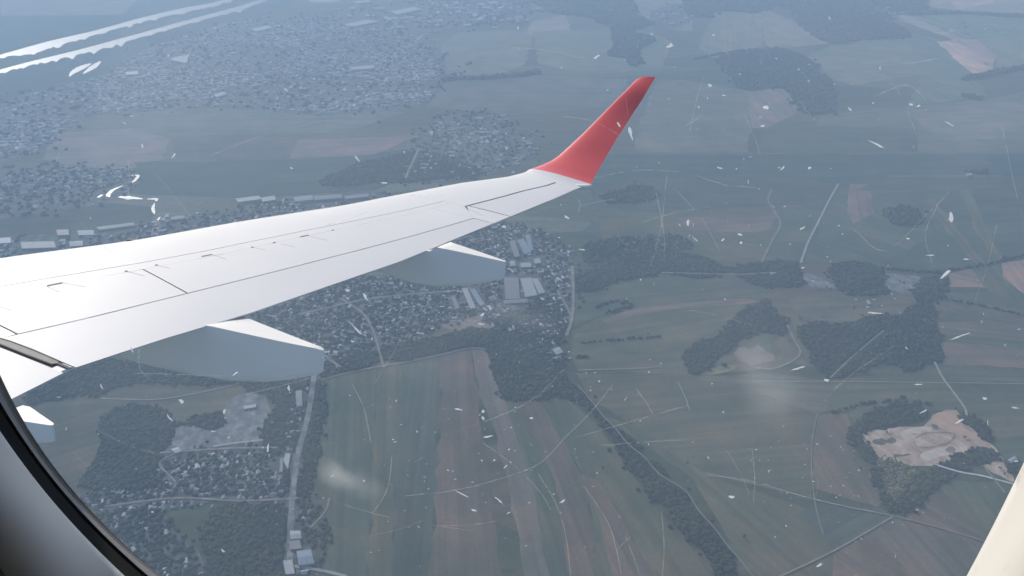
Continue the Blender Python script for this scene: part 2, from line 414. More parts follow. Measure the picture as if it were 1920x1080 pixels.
FIELDS = [
 # foreground strips between the settlement and the tree-lined river
 ([(612,712),(640,705),(705,690),(703,800),(690,1100),(560,1100),(575,900),(600,800)], GR2, ((640,705),(625,1080))),
 ([(705,690),(760,680),(742,900),(735,1100),(690,1100),(703,800)], GR1, ((705,690),(690,1080))),
 ([(760,680),(830,665),(825,800),(800,1100),(735,1100),(742,900)], (0.045,0.082,0.066), ((800,680),(760,1080))),
 ([(830,665),(885,655),(898,760),(945,1100),(800,1100),(825,800)], BR1, ((860,660),(880,1080))),
 ([(885,655),(912,655),(950,760),(992,880),(1035,1100),(985,1100),(958,930),(925,800),(898,740)], (0.128,0.125,0.115), ((900,655),(1010,1080))),
 ([(912,655),(935,715),(965,755),(1040,900),(1068,1100),(1035,1100),(992,880),(950,760)], GR2, ((930,700),(1050,1080))),
 ([(965,755),(1010,750),(1100,900),(1122,1100),(1068,1100),(1040,900)], BR1, ((980,750),(1100,1080))),
 ([(1010,750),(1060,745),(1135,870),(1168,960),(1160,1100),(1122,1100),(1100,900)], GR2, ((1035,750),(1145,1080))),
 ([(1090,890),(1120,900),(1175,980),(1235,1100),(1150,1100),(1125,980)], BR2, ((1100,890),(1200,1080))),
 ([(1060,745),(1115,790),(1150,840),(1240,960),(1325,1060),(1350,1100),(1235,1100),(1175,980),(1120,900)], GR1, ((1080,760),(1290,1080))),
 # right of the river
 ([(1130,780),(1300,900),(1330,950),(1430,1100),(1560,1100),(1563,1033),(1530,960),(1320,887),(1200,800)], GR1, ((1320,890),(1540,1080))),
 ([(1080,700),(1290,700),(1420,730),(1532,777),(1524,870),(1522,940),(1320,887),(1190,800),(1110,750)], (0.074,0.09,0.055), ((1090,760),(1500,730))),
 ([(1532,777),(1590,775),(1600,850),(1635,890),(1655,940),(1647,950),(1522,915),(1524,850)], BR1, ((1540,780),(1640,940))),
 ([(1487,967),(1527,947),(1647,950),(1673,967),(1615,1003),(1563,1033),(1543,1003)], TEAL, ((1563,1030),(1673,967))),
 ([(1563,1035),(1620,1004),(1690,1060),(1710,1100),(1560,1100)], BR2, ((1600,1020),(1690,1080))),
 ([(1673,970),(1770,995),(1850,1030),(1900,1100),(1710,1100),(1690,1060),(1620,1004)], (0.10,0.098,0.082), ((1673,970),(1770,1080))),
 ([(1707,950),(1750,925),(1777,927),(1847,1003),(1850,1030),(1770,993),(1680,966)], BR1, ((1707,950),(1840,1020))),
 ([(1780,897),(1825,905),(1887,900),(1930,930),(1930,1040),(1847,1003),(1777,927),(1750,920)], (0.045,0.085,0.045), ((1780,900),(1860,1010))),
 ([(1865,830),(1960,812),(1960,870),(1885,862)], (0.040,0.085,0.05), ((1865,840),(1960,830))),
 ([(1590,775),(1650,756),(1740,760),(1800,752),(1960,760),(1960,810),(1865,828),(1800,770),(1700,765),(1600,795)], GR1, ((1600,780),(1900,770))),
 ([(1770,690),(1960,700),(1960,718),(1782,714)], GR2, ((1770,700),(1960,705))),
 ([(1762,640),(1930,652),(1960,655),(1960,692),(1768,684)], (0.135,0.115,0.095), ((1762,660),(1960,670))),
 ([(1757,605),(1850,600),(1960,618),(1960,654),(1762,640)], (0.10,0.105,0.08), ((1762,620),(1960,640))),
 ([(1765,625),(1850,632),(1960,645),(1960,655),(1763,640)], (0.05,0.085,0.05), ((1762,630),(1960,645))),
 ([(1560,712),(1755,690),(1775,720),(1800,752),(1690,758),(1600,772),(1550,772),(1530,740)], GR1, ((1550,740),(1790,735))),
 ([(1290,705),(1440,700),(1560,712),(1550,770),(1532,777),(1420,735)], (0.085,0.098,0.075), ((1290,720),(1550,740))),
 # middle distance, right of the village
 ([(1075,620),(1123,596),(1280,567),(1430,556),(1400,590),(1300,640),(1240,660),(1070,665)], GR1, ((1090,640),(1400,590))),
 ([(1128,600),(1180,580),(1280,567),(1400,560),(1425,566),(1280,578),(1190,592),(1140,606)], (0.16,0.13,0.11), ((1128,600),(1400,562))),
 ([(1070,560),(1120,535),(1180,515),(1330,520),(1440,530),(1440,552),(1280,565),(1123,592),(1075,612)], GR2, ((1080,580),(1400,545))),
 ([(1070,665),(1240,660),(1300,640),(1290,700),(1085,698)], (0.068,0.085,0.055), ((1070,680),(1290,670))),
 ([(1480,560),(1570,548),(1660,556),(1710,566),(1690,588),(1640,592),(1580,606),(1530,600),(1495,590)], (0.085,0.1,0.066), ((1480,580),(1700,570))),
 ([(1450,590),(1495,590),(1500,620),(1530,690),(1480,680),(1440,650),(1470,625)], (0.09,0.1,0.075), ((1450,600),(1520,690))),
 ([(1330,690),(1370,655),(1400,635),(1440,625),(1480,680),(1450,690),(1310,702)], (0.085,0.1,0.06), ((1330,690),(1480,660))),
 ([(1780,513),(1820,503),(1853,540),(1780,538)], (0.2,0.15,0.125), ((1780,515),(1850,530))),
 ([(1878,494),(1960,478),(1960,570),(1915,548),(1880,520)], (0.235,0.18,0.15), ((1880,495),(1920,550))),
 ([(1820,503),(1878,494),(1880,520),(1915,548),(1960,570),(1960,600),(1853,545)], (0.06,0.085,0.055), ((1840,500),(1900,580))),
 ([(1760,560),(1853,545),(1960,585),(1960,600),(1850,590)], GR1, ((1760,560),(1920,585))),
 # belt of crops beyond the hedge line, behind the winglet
 ([(1120,400),(1250,385),(1280,400),(1460,398),(1500,495),(1330,478),(1180,478),(1130,450)], GR1, ((1130,430),(1450,440))),
 ([(1270,408),(1455,400),(1462,425),(1420,436),(1290,432)], (0.125,0.105,0.088), ((1280,420),(1450,412))),
 ([(1290,435),(1420,437),(1462,425),(1430,490),(1340,478)], (0.078,0.095,0.06), ((1290,440),(1430,470))),
 ([(1460,398),(1555,380),(1500,492),(1430,490)], (0.06,0.09,0.06), ((1465,400),(1520,400))),
 ([(1565,362),(1600,360),(1700,360),(1760,440),(1640,497),(1510,492)], (0.062,0.09,0.06), ((1565,380),(1700,420))),
 ([(1593,345),(1628,345),(1640,400),(1600,420),(1587,395)], (0.14,0.115,0.095), ((1600,350),(1610,420))),
 ([(1700,360),(1960,350),(1960,470),(1820,500),(1780,507),(1680,505),(1760,440)], (0.052,0.085,0.055), ((1720,400),(1940,380))),
 ([(1730,375),(1750,372),(1853,500),(1838,503)], GR3, ((1740,372),(1845,500))),
 ([(1790,340),(1810,338),(1880,490),(1862,492)], GR3, ((1800,340),(1870,490))),
 ([(1110,290),(1500,290),(1900,288),(1960,290),(1960,332),(1660,332),(1560,345),(1110,365)], TEAL, ((1110,300),(1900,295))),
 ([(1190,330),(1500,332),(1560,345),(1560,380),(1300,395),(1120,395),(1110,365)], (0.046,0.07,0.062), ((1190,345),(1500,350))),
 ([(1660,332),(1880,331),(1885,352),(1700,358),(1600,358)], (0.055,0.085,0.06), ((1660,340),(1880,340))),
 ([(1440,240),(1720,242),(1730,285),(1490,290),(1420,280)], (0.06,0.09,0.068), ((1440,260),(1720,262))),
 ([(1280,150),(1400,170),(1410,240),(1400,285),(1190,285),(1190,260),(1230,150)], (0.11,0.125,0.10), ((1200,270),(1400,260))),
 ([(1400,170),(1470,165),(1500,205),(1490,215),(1440,240),(1410,240)], (0.15,0.14,0.125), ((1400,180),(1440,230))),
 ([(1340,20),(1430,22),(1430,95),(1340,112),(1310,90)], (0.13,0.145,0.11), ((1350,30),(1345,100))),
 ([(1430,15),(1490,40),(1553,82),(1440,92),(1430,60)], (0.15,0.145,0.115), ((1435,20),(1540,80))),
 ([(1553,88),(1706,70),(1730,140),(1600,160),(1570,150),(1510,108)], (0.12,0.14,0.105), ((1553,95),(1710,80))),
 ([(1700,72),(1755,72),(1830,145),(1850,180),(1700,200),(1730,140)], (0.10,0.13,0.10), ((1710,80),(1830,150))),
 ([(1755,78),(1793,75),(1862,130),(1830,145)], (0.31,0.245,0.20), ((1760,80),(1840,140))),
 ([(1793,75),(1830,73),(1868,103),(1862,130)], (0.22,0.18,0.16), ((1800,80),(1860,120))),
 ([(1830,73),(1960,60),(1960,118),(1868,128),(1868,103)], (0.13,0.16,0.12), ((1840,80),(1920,100))),
 ([(1670,30),(1700,28),(1810,74),(1790,76)], (0.2,0.21,0.17), ((1675,30),(1800,75))),
 ([(1705,29),(1720,28),(1825,72),(1812,74)], (0.12,0.14,0.1), ((1705,30),(1820,72))),
 ([(1735,28),(1810,25),(1960,32),(1960,60),(1830,72),(1722,28)], (0.11,0.15,0.10), ((1740,35),(1900,50))),
 ([(1745,-10),(1960,-20),(1960,25),(1810,22),(1740,12)], (0.2,0.2,0.15), ((1790,22),(1870,5))),
 ([(1780,2),(1860,-3),(1868,3),(1800,18)], (0.3,0.24,0.2), ((1790,15),(1860,2))),
 ([(1540,215),(1700,200),(1860,185),(1960,160),(1960,285),(1720,285),(1720,242),(1530,235)], (0.10,0.12,0.095), ((1560,230),(1900,200))),
 ([(1700,210),(1900,190),(1960,200),(1960,260),(1760,262)], (0.13,0.14,0.12), ((1720,220),(1900,210))),
 ([(860,60),(1000,55),(985,120),(940,140),(830,145),(800,110)], (0.12,0.14,0.11), ((860,70),(990,65))),
 ([(1000,40),(1060,28),(1070,55),(1010,75),(985,60)], (0.17,0.16,0.14), ((1000,45),(1060,35))),
 ([(830,150),(1000,140),(1180,150),(1150,200),(960,215),(800,200)], (0.10,0.115,0.098), ((840,160),(1150,165))),
 ([(1000,60),(1200,50),(1260,80),(1240,130),(1100,140),(1010,120)], (0.11,0.135,0.10), ((1010,80),(1200,80))),
 ([(1190,0),(1290,0),(1300,60),(1210,50)], (0.14,0.155,0.12), ((1200,10),(1290,30))),
 # left and far left
 ([(100,250),(250,240),(320,260),(300,310),(180,320),(80,300)], (0.16,0.15,0.15), ((100,280),(300,275))),
 ([(245,205),(520,205),(760,210),(640,250),(300,255),(250,240)], (0.10,0.125,0.11), ((250,225),(700,225))),
 ([(320,262),(640,252),(820,248),(800,280),(560,300),(330,300)], (0.085,0.09,0.088), ((320,270),(800,262))),
 ([(250,305),(560,300),(790,278),(780,330),(700,358),(480,372),(260,365)], TEAL, ((260,330),(780,315))),
 ([(560,262),(780,255),(700,290),(540,298)], (0.15,0.13,0.125), ((560,280),(760,268))),
 ([(60,400),(200,380),(290,390),(285,425),(120,440),(0,445),(0,410)], (0.04,0.062,0.055), ((0,420),(280,405))),
 ([(0,140),(90,110),(300,60),(500,10),(520,0),(560,0),(420,60),(260,110),(130,160),(0,190)], (0.055,0.08,0.07), ((0,150),(450,30))),
 ([(50,240),(110,215),(140,218),(70,250)], (0.33,0.34,0.33), ((50,245),(130,218))),
 ([(250,60),(420,58),(460,90),(400,130),(350,125),(300,90)], (0.03,0.055,0.05), ((260,80),(450,85))),
 ([(0,-20),(280,-20),(230,28),(0,30)], (0.14,0.15,0.14), ((0,10),(250,5))),
 ([(230,28),(300,-20),(520,-20),(300,40),(100,80),(0,95),(0,30)], (0.05,0.08,0.07), ((0,60),(300,10))),
 ([(180,730),(480,725),(440,745),(420,770),(330,800),(300,765),(200,762),(100,790),(40,770)], (0.062,0.082,0.055), ((100,760),(440,740))),
 ([(60,800),(200,765),(195,840),(155,900),(150,950),(100,890)], (0.066,0.08,0.06), ((80,810),(180,780))),
 ([(200,700),(330,700),(420,720),(470,722),(200,745),(140,735)], (0.06,0.08,0.055), ((200,720),(450,722))),
 ([(580,907),(600,900),(625,930),(610,1000),(600,1100),(590,1100)], (0.06,0.085,0.055), ((600,910),(600,1080))),
 ([(790,600),(870,585),(940,590),(935,600),(900,625),(800,640),(740,650)], (0.095,0.105,0.085), ((760,640),(920,600))),
]
for i, (p, c, row) in enumerate(FIELDS):
    patch('field', p, M['field'], c, row, smooth=0)

# bare and built-up ground
patch('quarry_floor', [(1613,817),(1640,806),(1673,803),(1737,795),(1747,782),(1770,770),(1793,770),(1803,783),(1820,800),(1853,830),(1872,845),(1890,880),(1900,905),(1860,885),(1813,860),(1790,853),(1780,863),(1747,873),(1697,877),(1687,893),(1673,893),(1647,862),(1630,840)], M['sand'], smooth=4, jit=0.03)
patch('spoil_heap', [(1655,868),(1668,862),(1690,872),(1704,868),(1696,882),(1683,894),(1672,886)], M['yard'], smooth=4, jit=0.05)
patch('red_earth', [(1748,783),(1775,772),(1795,775),(1803,800),(1822,812),(1812,826),(1795,818),(1772,806),(1755,800)], M['red_earth'], smooth=4, jit=0.05)
patch('terrace', [(1690,808),(1735,800),(1745,806),(1712,813),(1694,822)], M['pale_earth'], smooth=4, jit=0.05)
patch('terrace', [(1725,852),(1760,842),(1790,838),(1800,846),(1770,854),(1738,864)], M['pale_earth'], smooth=4, jit=0.05)
patch('terrace', [(1772,842),(1786,838),(1792,846),(1780,850)], M['soil'], smooth=4, jit=0.03)
patch('scrub_slope', [(1640,850),(1657,872),(1687,890),(1713,878),(1712,900),(1693,925),(1680,950),(1668,940),(1653,917),(1645,880)], M['scrub'], smooth=4, jit=0.04)
patch('pond', [(1636,826),(1650,822),(1662,824),(1672,820),(1681,829),(1668,832),(1655,835),(1640,833)], M['scrub_dark'], smooth=4, jit=0.08)
patch('pond', [(1670,855),(1700,851),(1707,853),(1690,857),(1672,859)], M['scrub_dark'], smooth=3, jit=.06)
patch('pond', [(1746,797),(1755,797),(1762,805),(1752,806)], M['scrub_dark'], smooth=3, jit=.06)
patch('bare_patch', [(1378,662),(1392,650),(1408,655),(1420,646),(1436,660),(1448,663),(1453,676),(1430,680),(1414,687),(1396,680),(1384,676)], M['soil'], smooth=4, jit=0.09)
patch('bare_patch', [(1310,700),(1345,688),(1380,685),(1370,696),(1330,704)], M['scrub'], smooth=3)
patch('farm_yard', [(1502,513),(1525,517),(1560,532),(1562,542),(1515,537),(1500,525)], M['yard'], smooth=3, jit=0.04)
patch('gravel_works', [(1658,514),(1700,517),(1732,523),(1725,545),(1710,553),(1670,545),(1655,528)], M['yard'], smooth=3, jit=0.04)
patch('lorry_park', [(410,800),(420,765),(440,745),(465,738),(500,748),(505,800),(503,828),(440,836),(330,848),(308,850),(328,803),(370,797),(380,808)], M['yard'], smooth=2, jit=0.02)
patch('factory_ground', [(815,600),(850,575),(960,560),(1040,548),(1050,570),(960,605),(900,618),(850,620)], M['soil'], smooth=3, jit=0.03)
TOWNS = {
 'near': [(300,852),(400,838),(505,832),(560,845),(565,930),(540,945),(400,945),(300,960),(190,960),(150,930),(230,905),(280,900)],
 'near_low': [(190,960),(300,965),(400,1100),(200,1100),(150,980)],
 'strip': [(548,860),(582,700),(545,715),(525,860),(520,1100),(600,1100),(575,930)],
 'middle': [(470,600),(560,560),(700,520),(870,540),(900,580),(830,610),(760,650),(640,690),(610,690),(600,650)],
 'factories': [(850,450),(930,420),(1030,440),(1060,470),(1080,500),(1070,600),(1040,640),(1060,700),(1000,690),(940,620),(900,600),(880,560),(700,520),(860,500)],
 'left': [(-40,450),(90,440),(200,425),(420,395),(600,365),(720,360),(700,400),(440,440),(250,470),(-40,500)],
 'far_left': [(0,320),(150,310),(260,330),(220,370),(120,395),(-30,400)],
 'city': [(215,140),(270,95),(440,40),(620,30),(760,60),(840,100),(800,190),(620,215),(400,200),(240,215),(150,215),(60,290),(-30,300),(-30,200)],
 'pink_village': [(780,260),(830,215),(940,220),(1000,280),(940,320),(800,345),(760,330)],
 'top': [(640,20),(860,0),(1000,-10),(980,40),(820,60),(640,55)],
 'top_right': [(1225,20),(1300,5),(1330,20),(1300,40),(1240,60)],
}
patch('town_ground', TOWNS['near'], M['urban'], smooth=3, jit=0.03)
patch('town_ground', TOWNS['near_low'], M['urban'], smooth=2, jit=0.02)
patch('town_ground', TOWNS['strip'], M['urban'])
patch('town_ground', TOWNS['middle'], M['urban'], smooth=3, jit=0.03)
patch('town_ground', TOWNS['factories'], M['urban'], smooth=2, jit=0.03)
patch('town_ground', TOWNS['left'], M['urban'], smooth=2, jit=0.02)
patch('town_ground', TOWNS['far_left'], M['urban'], smooth=2, jit=0.03)
patch('town_ground', TOWNS['city'], M['urban'], smooth=3, jit=0.03)
patch('town_ground', TOWNS['pink_village'], M['urban'], smooth=3, jit=0.04)
patch('town_ground', TOWNS['top'], M['urban'], smooth=3, jit=0.04)
patch('town_ground', TOWNS['top_right'], M['urban'], smooth=3, jit=0.04)

# water: the two bright river arms, a lake and the winding stream in the sun's glitter
def ragged(top, bot, n=60, amp=1.0):
    a = smooth_open(top, 12); b = smooth_open(bot, 12)
    a = [p + np.array([0, 0]) for p in a]; b = [p + np.array([0, abs(rng.normal(0, amp)) * (0.5 if rng.random() < 0.55 else 3.0)]) for p in b]
    return [tuple(p) for p in a] + [tuple(p) for p in b[::-1]]
patch('river', ragged([(-40,112),(0,103),(90,78),(180,57),(260,35),(340,16),(400,5),(440,-8)], [(-40,116),(0,107),(60,101),(100,88),(190,62),(270,40),(350,22),(410,9),(450,-8)]), M['water'])
patch('river', ragged([(-40,142),(0,131),(60,115),(150,93),(250,66),(340,41),(440,14),(520,-10)], [(-40,146),(0,136),(70,119),(160,99),(260,71),(345,47),(450,18),(530,-10)]), M['water'])
patch('lake', [(570,-6),(640,-6),(632,3),(600,5),(582,3)], M['water'], smooth=2)
KEEP.append(([np.array(G(*p)) for p in ((135,140),(160,124),(188,116),(170,134))], 130))
KEEP.append(([np.array(G(*p)) for p in ((1636,827),(1680,827))], 10)); KEEP.append(([np.array(G(*p)) for p in ((1655,815),(1740,800),(1800,810))], 25))
patch('lake', [(130,144),(133,134),(150,124),(172,119),(160,128),(140,138)], M['water'], smooth=3)
patch('lake', [(155,139),(165,128),(180,118),(190,115),(182,126),(168,134)], M['water'], smooth=3)
for pl, w in (([(246,330),(259,330),(252,340),(240,346)], 16), ([(230,349),(212,357),(203,366),(206,370)], 22), ([(184,371),(192,366)], 14),
              ([(222,370),(236,371),(250,372),(268,374)], 26), ([(276,374),(292,374),(294,378)], 18), ([(290,382),(287,392),(290,402)], 15), ([(300,408),(296,414)], 9)):
    strip('stream', pl, w, M['water'])
patch('sand_bank', [(297,412),(301,424),(300,432),(293,440),(284,442),(287,428),(292,418)], M['sand'], smooth=3)
for p in ([(225,368),(245,368),(252,374),(238,375)],):
    patch('pond', p, M['water'])
strip('stream', [(1083,723),(1107,750),(1130,780),(1153,803),(1177,833),(1207,857),(1233,887),(1257,903),(1287,923),(1310,958),(1340,992),(1365,1026),(1385,1048),(1412,1082),(1430,1100)], 3.2, M['track'])

# roads
for pl, w, m in (
  ([(1320,887),(1400,905),(1500,930),(1590,952),(1673,968),(1770,993),(1860,1020)], 3, 'track'),
  ([(1532,777),(1523,820),(1521,870),(1524,915),(1531,960),(1543,1003)], 3, 'track'),
  ([(1455,1085),(1560,1035),(1673,970)], 4, 'track'),
  ([(1753,872),(1800,886),(1840,893),(1890,906),(1960,925)], 6, 'white_road'),
  ([(1843,873),(1858,893),(1884,925)], 5, 'track'),
  ([(1715,822),(1735,813),(1765,812),(1790,815),(1775,832),(1740,840),(1720,838),(1712,828)], 1.6, 'scrub_dark'),
  ([(1752,680),(1768,710),(1790,740),(1808,765),(1812,780)], 7, 'road'),
  ([(1410,716),(1560,716),(1740,718),(1960,721)], 2.6, 'road'),
  ([(1553,713),(1600,668),(1657,620)], 5, 'track'),
  ([(1475,610),(1490,640),(1500,660),(1490,675),(1450,692),(1412,690)], 7, 'track'),
  ([(1501,494),(1515,455),(1535,415),(1555,375),(1572,345)], 9, 'road'),
  ([(1428,492),(1447,452),(1463,420),(1450,395),(1440,375),(1447,355)], 8, 'track'),
  ([(1660,331),(1880,331)], 8, 'track'),
  ([(1240,512),(1380,515),(1440,512)], 7, 'track'),
  ([(1073,500),(1075,560),(1072,600),(1062,630)], 11, 'track'),
  ([(1045,545),(1062,575),(1072,595)], 7, 'track'),
  ([(605,712),(640,703),(700,690),(760,680),(830,665),(880,654),(912,655)], 5, 'track'),
  ([(590,700),(578,780),(562,840),(552,900),(545,1000),(545,1100)], 16, 'yard'),
  ([(545,1062),(600,1070),(650,1082)], 8, 'road'),
  ([(583,990),(610,960),(618,935)], 5, 'track'),
  ([(400,838),(440,832),(493,826)], 9, 'road'),
  ([(300,850),(420,842),(520,840)], 7, 'track'),
  ([(190,748),(290,750),(370,738),(450,720)], 6, 'track'),
  ([(470,655),(560,640),(640,690)], 8, 'track'),
  ([(640,560),(690,600),(720,690)], 8, 'track'),
  ([(560,590),(700,560),(860,545)], 9, 'track'),
  ([(1620,17),(1700,58),(1760,75),(1800,80)], 18, 'track'),
  ([(1553,86),(1640,76),(1710,68)], 12, 'track'),
  ([(1690,28),(1760,45),(1820,72)], 20, 'road'),
  ([(1800,20),(1870,5)], 18, 'road'),
  ([(960,310),(985,290)], 14, 'track'), ([(760,335),(785,280)], 14, 'track'),
  ([(930,105),(985,60)], 14, 'track'), ([(560,238),(600,228),(650,226)], 14, 'track'),
  ([(1088,386),(1150,374)], 8, 'track'), ([(1085,375),(1088,386),(1084,400)], 8, 'track'),
  ([(1085,695),(1190,692),(1240,688)], 5, 'track'),
  ([(330,905),(300,870),(330,850)], 5, 'track'), ([(200,950),(330,935),(450,940),(560,935)], 6, 'track'),
):
    strip('road', pl, w, M[m])

# halls: pixel corners of the roof outline (first two along one side), height, colour, label
HALLS = [
 ([(975,521),(996,519),(1008,553),(985,557)], 9, 'white', 'long white factory hall right of the outer fairing tip'),
 ([(997,522),(1008,522),(1022,548),(1010,551)], 8, 'white', 'narrower white hall beside the long factory hall'),
 ([(945,520),(972,520),(975,560),(948,561)], 7, 'grey', 'grey yard hall left of the long white factory hall'),
 ([(865,540),(876,539),(892,577),(882,579)], 8, 'white', 'long white hall slanting below the outer fairing'),
 ([(880,541),(890,540),(909,571),(900,574)], 8, 'blue', 'slim bluish hall right of the long slanting white hall'),
 ([(845,555),(852,553),(862,577),(855,579)], 7, 'grey', 'thin grey hall left of the long slanting white hall'),
 ([(944,563),(990,560),(990,567),(945,569)], 6, 'grey', 'low grey wing below the factory yard'),
 ([(955,452),(965,450),(975,480),(966,482)], 9, 'grey', 'slanting grey hall right of the aileron'),
 ([(970,450),(982,448),(996,472),(984,476)], 9, 'blue', 'bluish slanting hall above the fairing tip'),
 ([(985,440),(994,439),(1000,468),(992,470)], 9, 'blue', 'tall slim bluish hall behind the slanting hall'),
 ([(955,490),(965,489),(967,498),(957,499)], 8, 'white', 'small white hall beside the outer fairing tip'),
 ([(975,492),(995,491),(997,500),(976,501)], 8, 'white', 'small white hall right of the fairing tip'),
 ([(1000,485),(1012,483),(1015,492),(1003,494)], 8, 'white', 'small square hall above the long white factory hall'),
 ([(893,400),(940,398),(942,404),(894,407)], 8, 'grey', 'grey hall just below the aileron edge'),
 ([(440,372),(486,366),(490,373),(446,379)], 12, 'white', 'pale warehouse above the wing, leftmost of the far row'),
 ([(488,370),(515,366),(518,374),(492,378)], 12, 'white', 'square pale warehouse second in the far row'),
 ([(550,370),(585,366),(588,374),(553,378)], 12, 'blue', 'bluish warehouse third in the far row'),
 ([(588,368),(640,364),(642,371),(590,375)], 12, 'grey', 'long grey warehouse fourth in the far row'),
 ([(645,367),(690,362),(692,368),(648,373)], 12, 'grey', 'last grey warehouse of the far row before the wing'),
 ([(180,426),(250,417),(254,422),(186,431)], 10, 'grey', 'long pale hall left of the sand coloured pond'),
 ([(145,432),(175,431),(177,440),(147,441)], 10, 'blue', 'bluish hall left of the long pale hall'),
 ([(105,431),(128,430),(130,440),(108,441)], 10, 'grey', 'grey hall near the left edge above the wing'),
 ([(-10,446),(20,444),(21,455),(-10,457)], 10, 'white', 'white hall cut by the left edge above the wing'),
 ([(38,453),(102,451),(106,464),(40,466)], 10, 'grey', 'broad grey hall close to the leading edge at left'),
 ([(130,453),(155,451),(156,460),(131,462)], 10, 'blue', 'small bluish hall touching the leading edge'),
 ([(320,407),(345,404),(347,409),(322,412)], 10, 'grey', 'grey block above the leading edge right of the pond'),
 ([(530,862),(536,848),(545,850),(540,880),(531,880)][:4], 7, 'white', 'white shed at the upper end of the straight road'),
 ([(543,995),(563,995),(566,1009),(545,1011)], 8, 'white', 'white flat hall upper of the two by the straight road'),
 ([(541,1013),(562,1011),(566,1028),(544,1030)], 8, 'grey', 'grey flat hall lower of the two by the straight road'),
 ([(556,1033),(583,1030),(590,1056),(560,1060)], 9, 'blue', 'big blue grey hall at the bottom beside the field'),
 ([(530,1050),(548,1047),(553,1075),(535,1077)], 8, 'white', 'white hall at the bottom edge left of the blue hall'),
 ([(456,760),(480,756),(481,763),(457,767)], 7, 'white', 'white shed at the top of the paved lorry park'),
 ([(320,842),(334,838),(341,846),(328,850)], 6, 'white', 'white shed at the lower left of the paved yard'),
 ([(554,733),(566,731),(567,760),(556,762)], 6, 'grey', 'grey shed beside the road above the settlement'),
 ([(525,858),(531,857),(530,885),(523,886)], 6, 'grey', 'narrow grey shed beside the straight road'),
 ([(1036,655),(1048,650),(1056,660),(1043,665)], 7, 'white', 'white house block at the village end'),
 ([(1812,325),(1822,324),(1823,328),(1813,329)], 10, 'white', 'lone white barn in the far green field'),
 ([(1890,862),(1902,855),(1908,861),(1896,868)], 6, 'white', 'white shed beside the right window edge'),
 ([(640,46),(690,36),(710,40),(660,50)], 18, 'white', 'very bright hall at the top left of centre'),
 ([(730,22),(775,13),(790,17),(745,27)], 18, 'white', 'bright hall further right at the top'),
 ([(660,3),(690,0),(697,3),(668,6)], 18, 'white', 'bright hall on the top edge'),
 ([(655,126),(700,122),(702,128),(658,131)], 14, 'white', 'pale long hall in the hazy town centre'),
 ([(400,178),(420,172),(425,176),(406,182)], 14, 'white', 'small pale hall in the hazy town'),
 ([(470,55),(500,48),(510,52),(480,59)], 16, 'white', 'pale hall beyond the hazy town upper edge'),
 ([(235,135),(258,133),(260,139),(236,140)], 14, 'white', 'pale hall at the left end of the hazy town'),
 ([(335,105),(355,103),(350,118),(318,112)], 14, 'blue', 'bluish hall beside the dark lake shore'),
]
for q, h_, c_, l_ in HALLS:
    q = [np.array(G(*p)) for p in q]; m1, m2 = (q[0] + q[1]) / 2, (q[2] + q[3]) / 2
    KEEP.append(([m1, m2], max(np.linalg.norm(q[0] - q[1]), 6) * .55))
    KEEP.append(([(q[1] + q[2]) / 2, (q[3] + q[0]) / 2], max(min(np.linalg.norm(q[1] - q[2]), 40), 6) * .5))

# ---------------------------------------------------------------- foliage and buildings merged per area
def ico(level):
    bm = bmesh.new(); bmesh.ops.create_icosphere(bm, subdivisions=level, radius=1)
    v = np.array([x.co[:] for x in bm.verts]); f = np.array([[y.index for y in x.verts] for x in bm.faces]); bm.free()
    return v, f
def lumpy(level, seed):
    v, f = ico(level); r = np.random.default_rng(seed)
    v = v * (1 + r.uniform(-0.28, 0.28, (len(v), 1))); v[:, 2] = v[:, 2] * 0.8 + 0.35
    return v, f
CROWN_FAR = [lumpy(1, s) for s in range(5)]
CROWN_NEAR = [lumpy(2, s) for s in range(5)]

def merged(name, protos, P, R_, S, tint, mats, smooth=False, fm=None):
    """copies of small shapes joined into one mesh: P positions, R_ z-turns, S scales"""
    idx = rng.integers(0, len(protos), len(P)); VV, FF, TT, MM = [], [], [], []; off = 0
    for k, (pv_, pf) in enumerate(protos):
        sel = np.nonzero(idx == k)[0]
        if not len(sel): continue
        c, s = np.cos(R_[sel])[:, None], np.sin(R_[sel])[:, None]
        q = pv_[None] * S[sel][:, None, :]
        x = q[..., 0] * c - q[..., 1] * s; y = q[..., 0] * s + q[..., 1] * c
        q = np.stack([x, y, q[..., 2]], -1) + P[sel][:, None, :]
        VV.append(q.reshape(-1, 3)); n = len(pv_)
        FF.append((pf[None] + (np.arange(len(sel)) * n)[:, None, None]).reshape(-1, pf.shape[1]) + off)
        TT.append(np.repeat(tint[sel], n))
        if fm is not None: MM.append(np.tile(fm, len(sel)))
        off += len(sel) * n
    V = np.concatenate(VV); Fc = np.concatenate(FF); T = np.concatenate(TT)
    me = bpy.data.meshes.new(name); nf, k = Fc.shape
    me.vertices.add(len(V)); me.vertices.foreach_set('co', V.astype(np.float32).ravel())
    me.loops.add(nf * k); me.loops.foreach_set('vertex_index', Fc.astype(np.int32).ravel())
    me.polygons.add(nf); me.polygons.foreach_set('loop_start', np.arange(0, nf * k, k, dtype=np.int32))
    me.polygons.foreach_set('loop_total', np.full(nf, k, dtype=np.int32))
    for m in (mats if isinstance(mats, list) else [mats]): me.materials.append(m)
    if fm is not None: me.polygons.foreach_set('material_index', np.concatenate(MM).astype(np.int32))
    at = me.attributes.new('tint', 'FLOAT', 'POINT'); at.data.foreach_set('value', T.astype(np.float32))
    me.update(calc_edges=True)
    if smooth: me.polygons.foreach_set('use_smooth', [True] * nf)
    o = bpy.data.objects.new(name, me); COL.objects.link(o)
    return o

